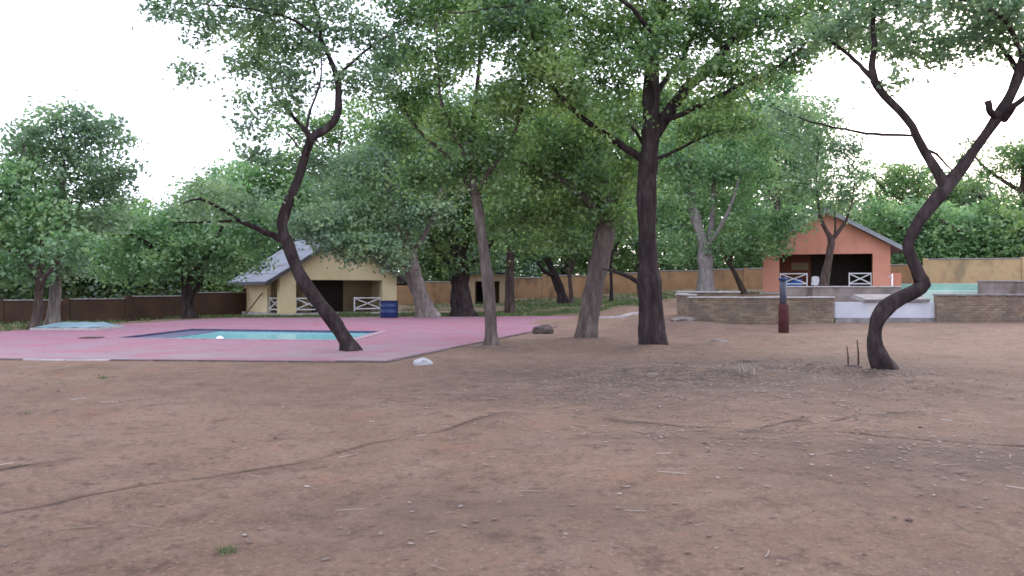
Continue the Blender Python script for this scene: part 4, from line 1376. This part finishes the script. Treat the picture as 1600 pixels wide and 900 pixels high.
def brick_wall(name, label, a, b, zt, zb, faces=('f',), cop=M['concrete'], thick=0.24, group=None):
    """wall from a to b (seen from its right-hand side), bricks as parts on the visible face"""
    a, b = np.array(a), np.array(b)
    L = np.linalg.norm(b - a)
    ang = math.atan2(*(b - a)[::-1])
    t = thing(name, label, 'wall', (a[0], a[1], zb), group)
    Mx = Matrix.Translation((a[0], a[1], 0)) @ Matrix.Rotation(ang, 4, 'Z')
    MB(Mx).box(0, L, .012, thick, zb - .4, zt - .06).build('mortar_core', M['brick_dull'], t)
    n = max(1, int((L + .25) / .9))
    for k in range(n):
        MB(Mx).box(-.02 + k * (L + .04) / n + .004, -.02 + (k + 1) * (L + .04) / n - .004, -.05, thick + .05, zt - .06 + random.uniform(0, .006), zt + random.uniform(-.008, .008)).build('coping_stone', cop, t, bevel=.012)
    rows = int((zt - .06 - zb) / BH)
    for r in range(-1, rows):
        z = zt - .06 - (rows - r - .5) * BH
        off = (r % 2) * BL / 2
        x = -off
        while x < L:
            x0, x1 = max(x, 0), min(x + BL, L)
            if x1 - x0 > .06:
                o = bpy.data.objects.new('brick', BRICK)
                COL.objects.link(o)
                o.parent = t
                p = Mx @ Vector(((x0 + x1) / 2, BD / 2 + random.uniform(-.006, .004), 0))
                o.location = (p.x - a[0], p.y - a[1], z - zb)
                o.rotation_euler = (random.uniform(-.02, .02), random.uniform(-.012, .012), ang + random.uniform(-.015, .015))
                o.scale = ((x1 - x0) / BL, 1, 1)
            x += BL
    return t


def xy(px, D): return tuple(P(px, 450, D)[:2])


brick_wall('low_brick_wall', 'long low brick wall behind the red post, stained yellow and brown', xy(1077, 30), xy(1303, 30), 1.29, .36)
brick_wall('low_brick_wall', 'short end of the low brick enclosure beside the biggest tree', xy(1057, 33.2), xy(1076.5, 30.02), 1.38, .38, cop=M['concrete'])
brick_wall('low_brick_wall', 'rear brick wall of the low enclosure in front of the white-barked tree', xy(1060, 33.4), xy(1156, 33.4), 1.47, .6)
brick_wall('low_brick_wall', 'darker low brick wall at the right edge beyond the S-bent tree', xy(1464, 30), xy(1660, 30), 1.38, .38, cop=M['concrete_dark'])
# upper block and terrace wall
M['old_plaster'] = noise_mat('old_grey_plaster', (0.15, 0.125, 0.115), (0.27, 0.235, 0.22), 1.6, 0.95, .3, 16, None, None, .1, 8, ((0.10, 0.085, 0.075), 1.3, .56))


def plain_wall(name, label, a, b, zt, zb, m, cop, thick=.3):
    a, b = np.array(a), np.array(b)
    L = np.linalg.norm(b - a)
    ang = math.atan2(*(b - a)[::-1])
    t = thing(name, label, 'wall', (a[0], a[1], zb))
    Mx = Matrix.Translation((a[0], a[1], 0)) @ Matrix.Rotation(ang, 4, 'Z')
    MB(Mx).box(0, L, 0, thick, zb - .3, zt - .06).build('wall', m, t)
    n = max(1, int(L / 1.1))
    for k in range(n):
        MB(Mx).box(k * L / n + .004, (k + 1) * L / n - .004, -.05, thick + .05, zt - .06, zt + random.uniform(-.008, .006)).build('coping_stone', cop, t, bevel=.012)
    return t


plain_wall('terrace_wall', 'grey plastered terrace wall in front of the orange pavilion', xy(1222, 38), xy(1418, 38), 1.69, .75, M['old_plaster'], M['concrete'])
plain_wall('upper_block_wall', 'dark grey block wall above the brick wall at the right edge', xy(1534, 33.5), xy(1680, 33.5), 1.90, .6, M['old_plaster'], M['concrete_dark'])


# white panel between the brick walls
def white_panel():
    a, b = P(1304, 450, 30.2), P(1463, 450, 30.2)
    t = thing('white_panel_wall', 'low white painted wall on a grey plinth behind the S-bent trunk', 'wall', (a[0], a[1], .36))
    MB().box(a[0] + .003, b[0] - .003, 30.12, 30.5, .0, .52).build('plinth', M['concrete_dark'], t)
    MB().box(a[0] + .003, b[0] - .003, 30.16, 30.46, .52, 1.085).build('panel', noise_mat('white_limewash', (0.40, 0.41, 0.46), (0.50, 0.51, 0.56), 1.2, .9, .1, 12, None, None, .1, 6, ((0.48, 0.46, 0.46), 1.2, .62)), t)
    # grey ledge slab resting on the panel
    x0, x1 = P(1347, 450, 30.2)[0], P(1450, 450, 30.2)[0]
    MB().add([(x0, 30.05, 1.09), (x1, 30.05, 1.09), (x1, 31.6, 1.20), (x0 + .15, 31.6, 1.20), (x0 + .06, 30.02, 1.19), (x1, 30.02, 1.21), (x1, 31.6, 1.37), (x0 + .25, 31.6, 1.37)],
             [(3, 2, 1, 0), (4, 5, 6, 7), (0, 1, 5, 4), (1, 2, 6, 5), (2, 3, 7, 6), (3, 0, 4, 7)]).build('ledge_slab', M['concrete_dark'], t, bevel=.02)


white_panel()


# turquoise tank
def tank():
    a, b = P(1440, 450, 35), P(1535, 450, 35)
    zt, zb = EYE + 7 / F * 35, EYE - 9 / F * 35
    g = noise_mat('turquoise_paint', (0.18, 0.34, 0.28), (0.26, 0.42, 0.35), 1.5, .7, .1, 12)
    g2 = noise_mat('pale_turquoise_paint', (0.34, 0.48, 0.42), (0.42, 0.54, 0.48), 1.5, .7, .1, 12)
    t = thing('turquoise_trough', 'pale turquoise painted trough on the terrace behind the right brick wall', 'trough', (a[0], 35, zb))
    MB().box(a[0], b[0], 35, 35.25, .6, zt).build('front_wall', g, t, bevel=.02)
    MB().box(a[0], b[0], 36.6, 36.85, .6, zt).build('rear_wall', g, t, bevel=.02)
    MB().box(a[0], a[0] + .25, 35.25, 36.6, .6, zt).build('end_wall', g, t)
    MB().box(b[0] - .25, b[0], 35.25, 36.6, .6, zt).build('end_wall', g, t)
    MB().box(a[0] - .04, b[0] + .04, 34.8, 35.0, .6, zb + .14).build('ledge', g2, t, bevel=.02)
    MB().box(a[0] + .25, b[0] - .25, 35.25, 36.6, .6, zt - .2).build('floor', g, t)


tank()


# ------------------------------------------------------------------ small things
M['red_paint'] = noise_mat('red_paint', (0.055, 0.017, 0.019), (0.09, 0.028, 0.03), 4, .7, .15, 20, None, None, .2, 6, ((0.06, 0.035, 0.03), 3, .56))
M['pipe_grey'] = noise_mat('pipe_blue_grey', (0.05, 0.055, 0.085), (0.08, 0.085, 0.12), 6, .5)
M['blue_plastic'] = noise_mat('blue_drum_paint', (0.0117, 0.0252, 0.09), (0.0195, 0.042, 0.1425), 3, .5, .05, 10, None, None, .4, 6, ((0.026, 0.0392, 0.09), 2.5, .6))
M['blue_bright'] = noise_mat('blue_box_plastic', (0.03, 0.12, 0.42), (0.05, 0.17, 0.52), 3, .5, .05, 10)
M['white_plastic'] = noise_mat('white_plastic', (0.68, 0.69, 0.72), (0.78, 0.79, 0.82), 3, .5, .02, 10)
M['stone_white'] = noise_mat('white_stone', (0.288, 0.288, 0.312), (0.416, 0.416, 0.44), 6, .9, .4, 14)
M['stone_brown'] = noise_mat('brown_stone', (0.055, 0.042, 0.038), (0.12, 0.09, 0.08), 5, .95, .5, 14)
M['stone_grey'] = noise_mat('grey_stone', (0.11, 0.095, 0.09), (0.22, 0.19, 0.18), 5, .95, .5, 14)


def red_post():
    c = P(1224.5, 450, 27)
    g = gz(c[0], 27)
    t = thing('red_post', 'dark red pipe post with thinner blue-grey pipe on top, before brick wall', 'post', (c[0], 27, g))
    h1 = EYE - (475 - 450) / F * 27 - g
    h2 = EYE + (450 - 438) / F * 27 - g
    MB().lathe([(.165, -.3), (.165, h1 - .02), (.155, h1)], (c[0], 27, g), 20).build('sleeve', M['red_paint'], t, True)
    MB().lathe([(.105, h1 - .05), (.105, h2)], (c[0] - .02, 27, g), 16).build('pipe', M['pipe_grey'], t, True)
    MB().lathe([(.135, h2), (.135, h2 + .07), (.11, h2 + .09)], (c[0] - .02, 27, g), 16).build('cap', M['blue_plastic'], t, True)


red_post()


def drum():
    c = P(608, 450, 44)
    g = max(gz(c[0], 44), .0)
    t = thing('blue_drum', 'dark blue steel drum on the grass beside the yellow pavilion', 'drum', (c[0], 44, g))
    r, h = .47, .93
    prof = [(r - .03, 0), (r, .03), (r, .28), (r + .025, .30), (r + .025, .33), (r, .35), (r, .58), (r + .025, .60), (r + .025, .63), (r, .65), (r, h - .04), (r + .02, h - .03), (r + .02, h), (r - .02, h), (r - .03, h - .05)]
    MB().lathe(prof, (c[0], 44, g), 28, cap=False).build('shell', M['blue_plastic'], t, True)
    MB().lathe([(r - .03, h - .42), (.01, h - .44)], (c[0], 44, g), 28).build('rubbish', M['stone_brown'], t)
    MB().lathe([(r - .02, .01), (.01, .01)], (c[0], 44, g), 28).build('base', M['blue_plastic'], t)


drum()


def rock(name, label, px, py, D, wx, wy, wz, m, seed, sink=.3, cat='rock', group=None):
    rng = np.random.default_rng(seed)
    c = P(px, py, D)
    g = gz(c[0], c[1])
    bm = bmesh.new()
    bmesh.ops.create_icosphere(bm, subdivisions=3, radius=1)
    dirs = rng.normal(size=(14, 3))
    dirs /= np.linalg.norm(dirs, axis=1)[:, None]
    lim = rng.uniform(.62, .95, 14)
    for v in bm.verts:
        p = np.array(v.co)
        s = 1.0
        for d, k in zip(dirs, lim):
            q = p @ d
            if q > k: s = min(s, k / q)
        p = p * s * (1 + .03 * rng.normal())
        v.co = (p[0] * wx / 2, p[1] * wy / 2, p[2] * wz)
    me = bpy.data.meshes.new(name)
    bm.to_mesh(me)
    bm.free()
    me.materials.append(m)
    o = bpy.data.objects.new(name, me)
    COL.objects.link(o)
    o.location = (c[0], c[1], g + wz * (1 - sink) - wz * .55)
    o.rotation_euler = (0, 0, rng.uniform(0, .5))
    ORG[o] = np.array(o.location)
    tag(o, label, cat, group)
    return o


rock('white_stone', 'white rounded stone lying at the corner of the pink paving', 660, 569, 17.5, .50, .34, .15, M['stone_white'], 4)
rock('dark_block', 'dark squarish log block lying on the earth left of the thick grey trunk', 848, 522, 29, .76, .45, .28, M['stone_brown'], 9, .1, 'log')
rock('flat_stone', 'flat grey stone just right of the biggest tree foot', 1068, 518, 30, 1.0, .7, .16, M['stone_grey'], 12, .5)
rock('flat_stone', 'small dark flat stone in front of the low brick wall', 1120, 537, 23.8, .85, .4, .10, M['stone_grey'], 15, .5)
rock('flat_stone', 'flat dark stone beside the thin upright stakes', 1333, 576, 16.4, .55, .35, .09, M['stone_brown'], 18, .5)
rock('flat_stone', 'small dark stone left of the thin upright stakes', 1276, 571, 17.2, .45, .25, .07, M['stone_brown'], 19, .5)
rock('flat_stone', 'low stone half buried in the leaf litter between the big and S-bent trees', 1168, 566, 17.9, .5, .3, .07, M['stone_brown'], 23, .5)

# thin stakes
for px, py, top, lb in ((1341, 574, 531, 'taller thin wooden stake just left of the S-bent trunk'), (1325, 568, 541, 'shorter thin wooden stake left of the taller stake')):
    D = 16.6
    a = P(px, py, D)
    a[2] = gz(a[0], a[1])
    b = P(px - 2, top, D)
    pts, rad = catmull(np.array([a - [0, 0, .1], (a + b) / 2 + [.02, .01, 0], b]), np.array([.02, .016, .009]), .06)
    V, Q = tube_arrays(pts, rad, 7, .1)
    me = fast_mesh('stake', V - a, Q, M['bark_brown'])
    o = bpy.data.objects.new('stake', me)
    COL.objects.link(o)
    o.location = a
    tag(o, lb, 'stake')


# blue cover at the left
def blue_cover():
    c = P(110, 450, 31.3)
    g = 0.05
    m = noise_mat('pale_blue_tarp', (0.14, 0.23, 0.27), (0.22, 0.31, 0.34), 2, .7, .3, 10)
    t = thing('covered_hatch', 'pale blue sloping cover on a low grey base at the left terrace edge', 'cover', (c[0], 31.3, g))
    x0, x1 = P(56, 450, 31.3)[0], P(158, 450, 31.3)[0]
    MB().box(x0, x1, 30.9, 33.2, -.1, g + .06).build('base', M['concrete'], t, bevel=.01)
    V, Fc = [], []
    nx, ny = 18, 12
    for j in range(ny):
        for i in range(nx):
            u, v = i / (nx - 1), j / (ny - 1)
            e = min(u, 1 - u) * 5.0
            f = min(v, 1 - v) * 3.5
            h = .15 * (min(1, e) ** .8) * (min(1, f) ** .7) + .012 * math.sin(u * 21 + v * 5)
            V.append((x0 + .05 + u * (x1 - x0 - .1), 30.95 + v * 2.2, g + .075 + h))
    for j in range(ny - 1):
        for i in range(nx - 1):
            k = j * nx + i
            Fc.append((k, k + 1, k + nx + 1, k + nx))
    MB().add(V, Fc).build('tarp', m, t, True)


blue_cover()


# blue box and white chair on the orange verandah
def verandah_things():
    p = O_MX @ Vector((1.75, 1.1, .03))
    ang = R(-17)
    t = thing('blue_storage_chest', 'bright blue plastic chest behind the left railing of orange pavilion', 'chest', tuple(p))
    Mx = Matrix.Translation(p) @ Matrix.Rotation(ang, 4, 'Z')
    MB(Mx).box(-.68, .68, -.3, .3, .0, .74).build('body', M['blue_bright'], t, bevel=.03)
    MB(Mx).box(-.71, .71, -.33, .33, .74, .82).build('lid', M['blue_bright'], t, bevel=.02)
    MB(Mx).box(-.1, .1, -.36, -.335, .66, .78).build('latch', M['fascia_dark'], t)
    p = O_MX @ Vector((3.35, 1.0, .03))
    t = thing('white_plastic_chair', 'white plastic chair on the orange pavilion verandah beside the Y-forked tree', 'chair', tuple(p))
    Mx = Matrix.Translation(p) @ Matrix.Rotation(ang + R(20), 4, 'Z')
    MB(Mx).box(-.27, .27, -.25, .25, .41, .46).build('seat', M['white_plastic'], t, bevel=.015)
    MB(Mx).prism([(-.27, .47), (.27, .47), (.24, .95), (.12, 1.02), (-.12, 1.02), (-.24, .95)], .22, .27).build('backrest', M['white_plastic'], t)
    for x in (-.24, .24):
        for y in (-.22, .22):
            MB(Mx).bar((x, y, .41), (x * 1.12, y * 1.12, 0), .05, .05).build('leg', M['white_plastic'], t)
        MB(Mx).bar((x * 1.1, -.22, .66), (x * 1.1, .24, .70), .05, .04).build('armrest', M['white_plastic'], t)


verandah_things()


# leaning pole at the yellow pavilion's side, thin white pipe at the terrace
def sticks():
    a, b = Y_MX @ Vector((-.95, 4.6, 0)), Y_MX @ Vector((.06, 3.4, 1.25))
    a.z = gz(a.x, a.y)
    for nm, lb, p, q, r, m in (('leaning_pole', 'dark wooden pole leaning on the yellow pavilion side wall', a, b, .045, M['timber']),):
        pts = np.array([np.array(p) * (1 - k) + np.array(q) * k for k in np.linspace(0, 1, 6)])
        V, Q = tube_arrays(pts, np.full(6, r), 8, .05)
        o = bpy.data.objects.new(nm, fast_mesh(nm, V - np.array(p), Q, m))
        COL.objects.link(o)
        o.location = p
        tag(o, lb, 'pole')
    c = P(1394, 450, 39.5)
    g = gz(c[0], c[1])
    t = thing('white_standpipe', 'thin white standpipe with tap behind the grey terrace wall', 'standpipe', (c[0], c[1], g))
    ht = EYE + 22 / F * 39.5 - g
    MB().lathe([(.035, -.2), (.035, ht)], (c[0], c[1], g), 10).build('pipe', M['white_plastic'], t, True)
    MB().bar((c[0] - .02, c[1], g + ht - .1), (c[0] - .2, c[1] - .05, g + ht - .14), .05, .05).build('tap', M['concrete'], t)


sticks()

# drain grate in the paving left of the pool
t = thing('drain_grate', 'small dark drain grate in the pink paving left of the pool', 'drain', (*gpx(143, 530), DZ))
_x, _y = gpx(143, 530)
MB().box(_x - .3, _x + .3, _y - .3, _y + .3, DZ - .05, DZ + .012).build('frame', M['fascia_dark'], t)
for k in range(6):
    MB().box(_x - .26, _x + .26, _y - .25 + k * .09, _y - .21 + k * .09, DZ + .014, DZ + .03).build('bar', M['stone_brown'], t)

# white float at the pool edge
mbf = MB().lathe([(.02, -.1), (.10, -.06), (.13, 0), (.10, .06), (.02, .1)], (0, 0, 0), 16)
fl = bpy.data.objects.new('chlorine_float', new_mesh('chlorine_float', mbf.v, mbf.f, M['white_plastic'], True))
COL.objects.link(fl)
fl.location = (-9.2, 26.2, -.01)
tag(fl, 'small white round float on the pool water near the front edge', 'float')

# kerb beside the path right of the thick grey tree
t = thing('path_edging', 'pale concrete edging strip along the path between the two big trunks', 'edging', (*xy(935, 39), gz(*xy(935, 39))))
_a, _b = np.array(xy(935, 38)), np.array(xy(1003, 42))
for k in range(4):
    p, q = _a + (_b - _a) * (k / 4 + .005), _a + (_b - _a) * ((k + 1) / 4 - .005)
    MB().bar((*p, gz(*p) + .03), (*q, gz(*q) + .03), .16, .14).build('edging_stone', M['pale_kerb'], t)


# ------------------------------------------------------------------ ground cover, litter
def stuff_mesh(name, V, Q, m, label):
    o = bpy.data.objects.new(name, fast_mesh(name, V, Q, m, smooth=False))
    COL.objects.link(o)
    tag(o, label, None, None, 'stuff')
    return o


def island_mat(name, stops, rough=.9):
    m, n, l, b = mat(name, rough, .15)
    g = n.new('ShaderNodeNewGeometry')
    r = ramp(n, stops)
    l.new(g.outputs['Random Per Island'], r.inputs[0])
    l.new(r.outputs[0], b.inputs['Base Color'])
    return m


M['litter'] = island_mat('dry_leaf', [(0, (0.1056, 0.07744, 0.06336)), (.45, (0.1496, 0.1144, 0.09504)), (.85, (0.2068, 0.1672, 0.1452)), (1, (0.2904, 0.2508, 0.2288))])
M['straw'] = island_mat('straw', [(0, (0.20, 0.16, 0.13)), (.6, (0.29, 0.25, 0.21)), (1, (0.48, 0.45, 0.42))])
M['clod'] = island_mat('earth_clod', [(0, (0.10, 0.07, 0.06)), (.6, (0.17, 0.12, 0.10)), (1, (0.25, 0.195, 0.175))])
M['grass_green'] = island_mat('grass_blade', [(0, (0.045, 0.08, 0.03)), (.6, (0.09, 0.14, 0.05)), (1, (0.19, 0.22, 0.10))])

rl = np.random.default_rng(77)
pts = []
for px, py, sx, sy, n in ((1010, 590, 2.8, 2.6, 3400), (1220, 575, 2.4, 2.2, 3400), (900, 625, 2.6, 1.2, 900), (1450, 600, 2.4, 1.8, 700), (1520, 720, 1.3, .9, 260), (1150, 680, 1.8, .6, 350), (760, 800, 1.2, .8, 90), (900, 545, 2.6, 2, 600)):
    gx, gy = gpx(px, py)
    pts.append(np.stack([gx + rl.normal(size=n) * sx, gy + rl.normal(size=n) * sy], 1))
pts.append(np.stack([rl.uniform(-12, 13, 330), rl.uniform(4.2, 20, 330)], 1))
for px, py, rr_ in ((1021, 548, .55), (914, 532, .5), (1386, 582, .38), (769, 544, .32)):
    gx, gy = gpx(px, py)
    th, q = rl.uniform(0, 6.28, 420), rr_ * (1 + np.abs(rl.normal(size=420)) * .7)
    pts.append(np.stack([gx + np.cos(th) * q, gy + np.sin(th) * q], 1))
pts = np.vstack(pts)
ok = (pts[:, 1] > 3.5) & ~inpoly(pts[:, 0], pts[:, 1], DECK) & (pts[:, 1] < 29.5)
dk = np.stack([rl.uniform(-20, 2, 1500), 18 + 26 * rl.random(1500) ** 1.7], 1)
dk = dk[inpoly(dk[:, 0], dk[:, 1], shrink(DECK, .1)) & ~inpoly(dk[:, 0], dk[:, 1], shrink(POOL, -.2))]
nd_ = len(dk)
pts = np.vstack([pts[ok], dk])
n = len(pts)
zz = ground_z(pts[:, 0], pts[:, 1]) + .012
zz[-nd_:] = DZ + .012
C = np.stack([pts[:, 0], pts[:, 1], zz], 1)
th = rl.uniform(0, 6.28, n)
s = rl.uniform(.014, .038, n)[:, None]
a = np.stack([np.cos(th), np.sin(th), rl.uniform(-.10, .18, n)], 1) * s
b = np.stack([-np.sin(th), np.cos(th), rl.uniform(-.12, .16, n)], 1) * s * .55
V = np.stack([C - a, C + b, C + a, C - b], 1).reshape(-1, 3)
stuff_mesh('leaf_litter', V, np.arange(4 * n).reshape(-1, 4), M['litter'], 'dry leaf litter scattered on the earth under the trees')

# pale straws and twigs lying about
n = 150
x = np.concatenate([rl.normal(3.0, 2.6, 90), rl.uniform(-8, 9, 50)])
y = np.concatenate([rl.normal(9.5, 3.2, 90), rl.uniform(4.6, 16, 50)])
keep = (y > 4.3) & (y < 17)
x, y = x[keep], y[keep]
Vs, Qs, b0 = [], [], 0
for xi, yi in zip(x, y):
    L = rl.uniform(.05, .26)
    th = rl.normal(0, .7)
    p = np.array([[xi + math.cos(th) * L * (k - .5), yi + math.sin(th) * L * (k - .5) + rl.normal() * .01, 0] for k in (0, .5, 1)])
    p[:, 2] = ground_z(p[:, 0], p[:, 1]) + .009
    V, Q = tube_arrays(p, np.full(3, rl.uniform(.002, .0045)), 4)
    Vs.append(V); Qs.append(Q + b0); b0 += len(V)
stuff_mesh('straw_twigs', np.vstack(Vs), np.vstack(Qs), M['straw'], 'pale dry straws and twigs lying on the earth')

# clods and pebbles
n = 350
x, y = rl.uniform(-12, 13, n), 4.2 + 15 * rl.random(n) ** 1.2
dd = crack_dist(x, y)[0]
keep = ((vnoise(x, y, 1.3, 31) > .5) | (dd < .25)) & ~inpoly(x, y, DECK)
x, y = x[keep], y[keep]
n = len(x)
r = np.exp(rl.normal(-4.3, .45, n)).clip(.006, .04)
oct_ = np.array([(1, 0, 0), (0, 1, 0), (-1, 0, 0), (0, -1, 0), (0, 0, .75), (0, 0, -.6)], float)
V = oct_[None] * r[:, None, None] * rl.uniform(.7, 1.3, (n, 6, 1)) + np.stack([x, y, ground_z(x, y) + r * .25], 1)[:, None]
T = np.array([(0, 1, 4), (1, 2, 4), (2, 3, 4), (3, 0, 4), (1, 0, 5), (2, 1, 5), (3, 2, 5), (0, 3, 5)])
T = (T[None] + (np.arange(n) * 6)[:, None, None]).reshape(-1, 3)
stuff_mesh('pebbles', V.reshape(-1, 3), T, M['clod'], 'small earth clods and pebbles strewn over the ground')


# grass: strip behind the terrace and along the walls
def grass(name, regions, label, hgt, wid):
    Vs = []
    for gx, gy, sx, sy, n in regions:
        x, y = gx + rl.uniform(-1, 1, n) * sx, gy + rl.uniform(-1, 1, n) * sy
        k = ~inpoly(x, y, shrink(DECK, -.25)) & (vnoise(x, y, 1.6, 41) > .30)
        x, y = x[k], y[k]
        z = ground_z(x, y)
        th = rl.uniform(0, 6.28, len(x))
        h = hgt * rl.uniform(.5, 1.3, len(x))
        c = np.stack([x, y, z - .01], 1)
        d = np.stack([np.cos(th), np.sin(th), 0 * th], 1) * wid
        lean = np.stack([rl.normal(size=len(x)) * h * .5, rl.normal(size=len(x)) * h * .5, h], 1)
        Vs.append(np.stack([c - d, c + d, c + lean], 1).reshape(-1, 3))
    V = np.vstack(Vs)
    return stuff_mesh(name, V, np.arange(len(V)).reshape(-1, 3), M['grass_green'], label)


grass('grass', [(-1.5, 49, 9, 2.6, 9000), (4.5, 53, 5, 4, 4000), (-14.5, 46, 6, 2.2, 2500), (9, 60, 8, 6, 3500), (2, 61, 10, 4, 4000), (-21, 36, 3, 6, 1800)], 'short green grass behind the pink paving', .17, .03)


def tuft(label, px, py, n, h, spread, m='grass_green'):
    gx, gy = gpx(px, py)
    g = gz(gx, gy)
    V = []
    for k in range(n):
        th, r0 = rl.uniform(0, 6.28), spread * rl.random() ** .7
        c = np.array([math.cos(th) * r0, math.sin(th) * r0, 0])
        hh = h * rl.uniform(.5, 1.2)
        tip = c + np.array([rl.normal() * hh * .5, rl.normal() * hh * .5, hh])
        w = np.array([math.cos(th + 1.3), math.sin(th + 1.3), 0]) * .004
        V += [c - w, c + w, tip]
    V = np.array(V)
    o = bpy.data.objects.new('grass_tuft', fast_mesh('grass_tuft', V, np.arange(len(V)).reshape(-1, 3), M[m], False))
    COL.objects.link(o)
    o.location = (gx, gy, g - .004)
    tag(o, label, 'grass tuft')


tuft('small green grass tuft alone in the bare earth at the front', 355, 858, 70, .045, .07)
tuft('dry weedy tuft between the big trunk and the thin stakes', 1168, 590, 60, .22, .22, 'straw')
tuft('faint green weed on the bare earth at the left', 40, 648, 30, .06, .08)
tuft('green weed at the front edge of the paving on the left', 160, 592, 60, .07, .11)

print('LEAVES', sum(c for _, c in TREES), 'tris', sum(len(o.data.polygons) for o in COL.objects if o.type == 'MESH'))
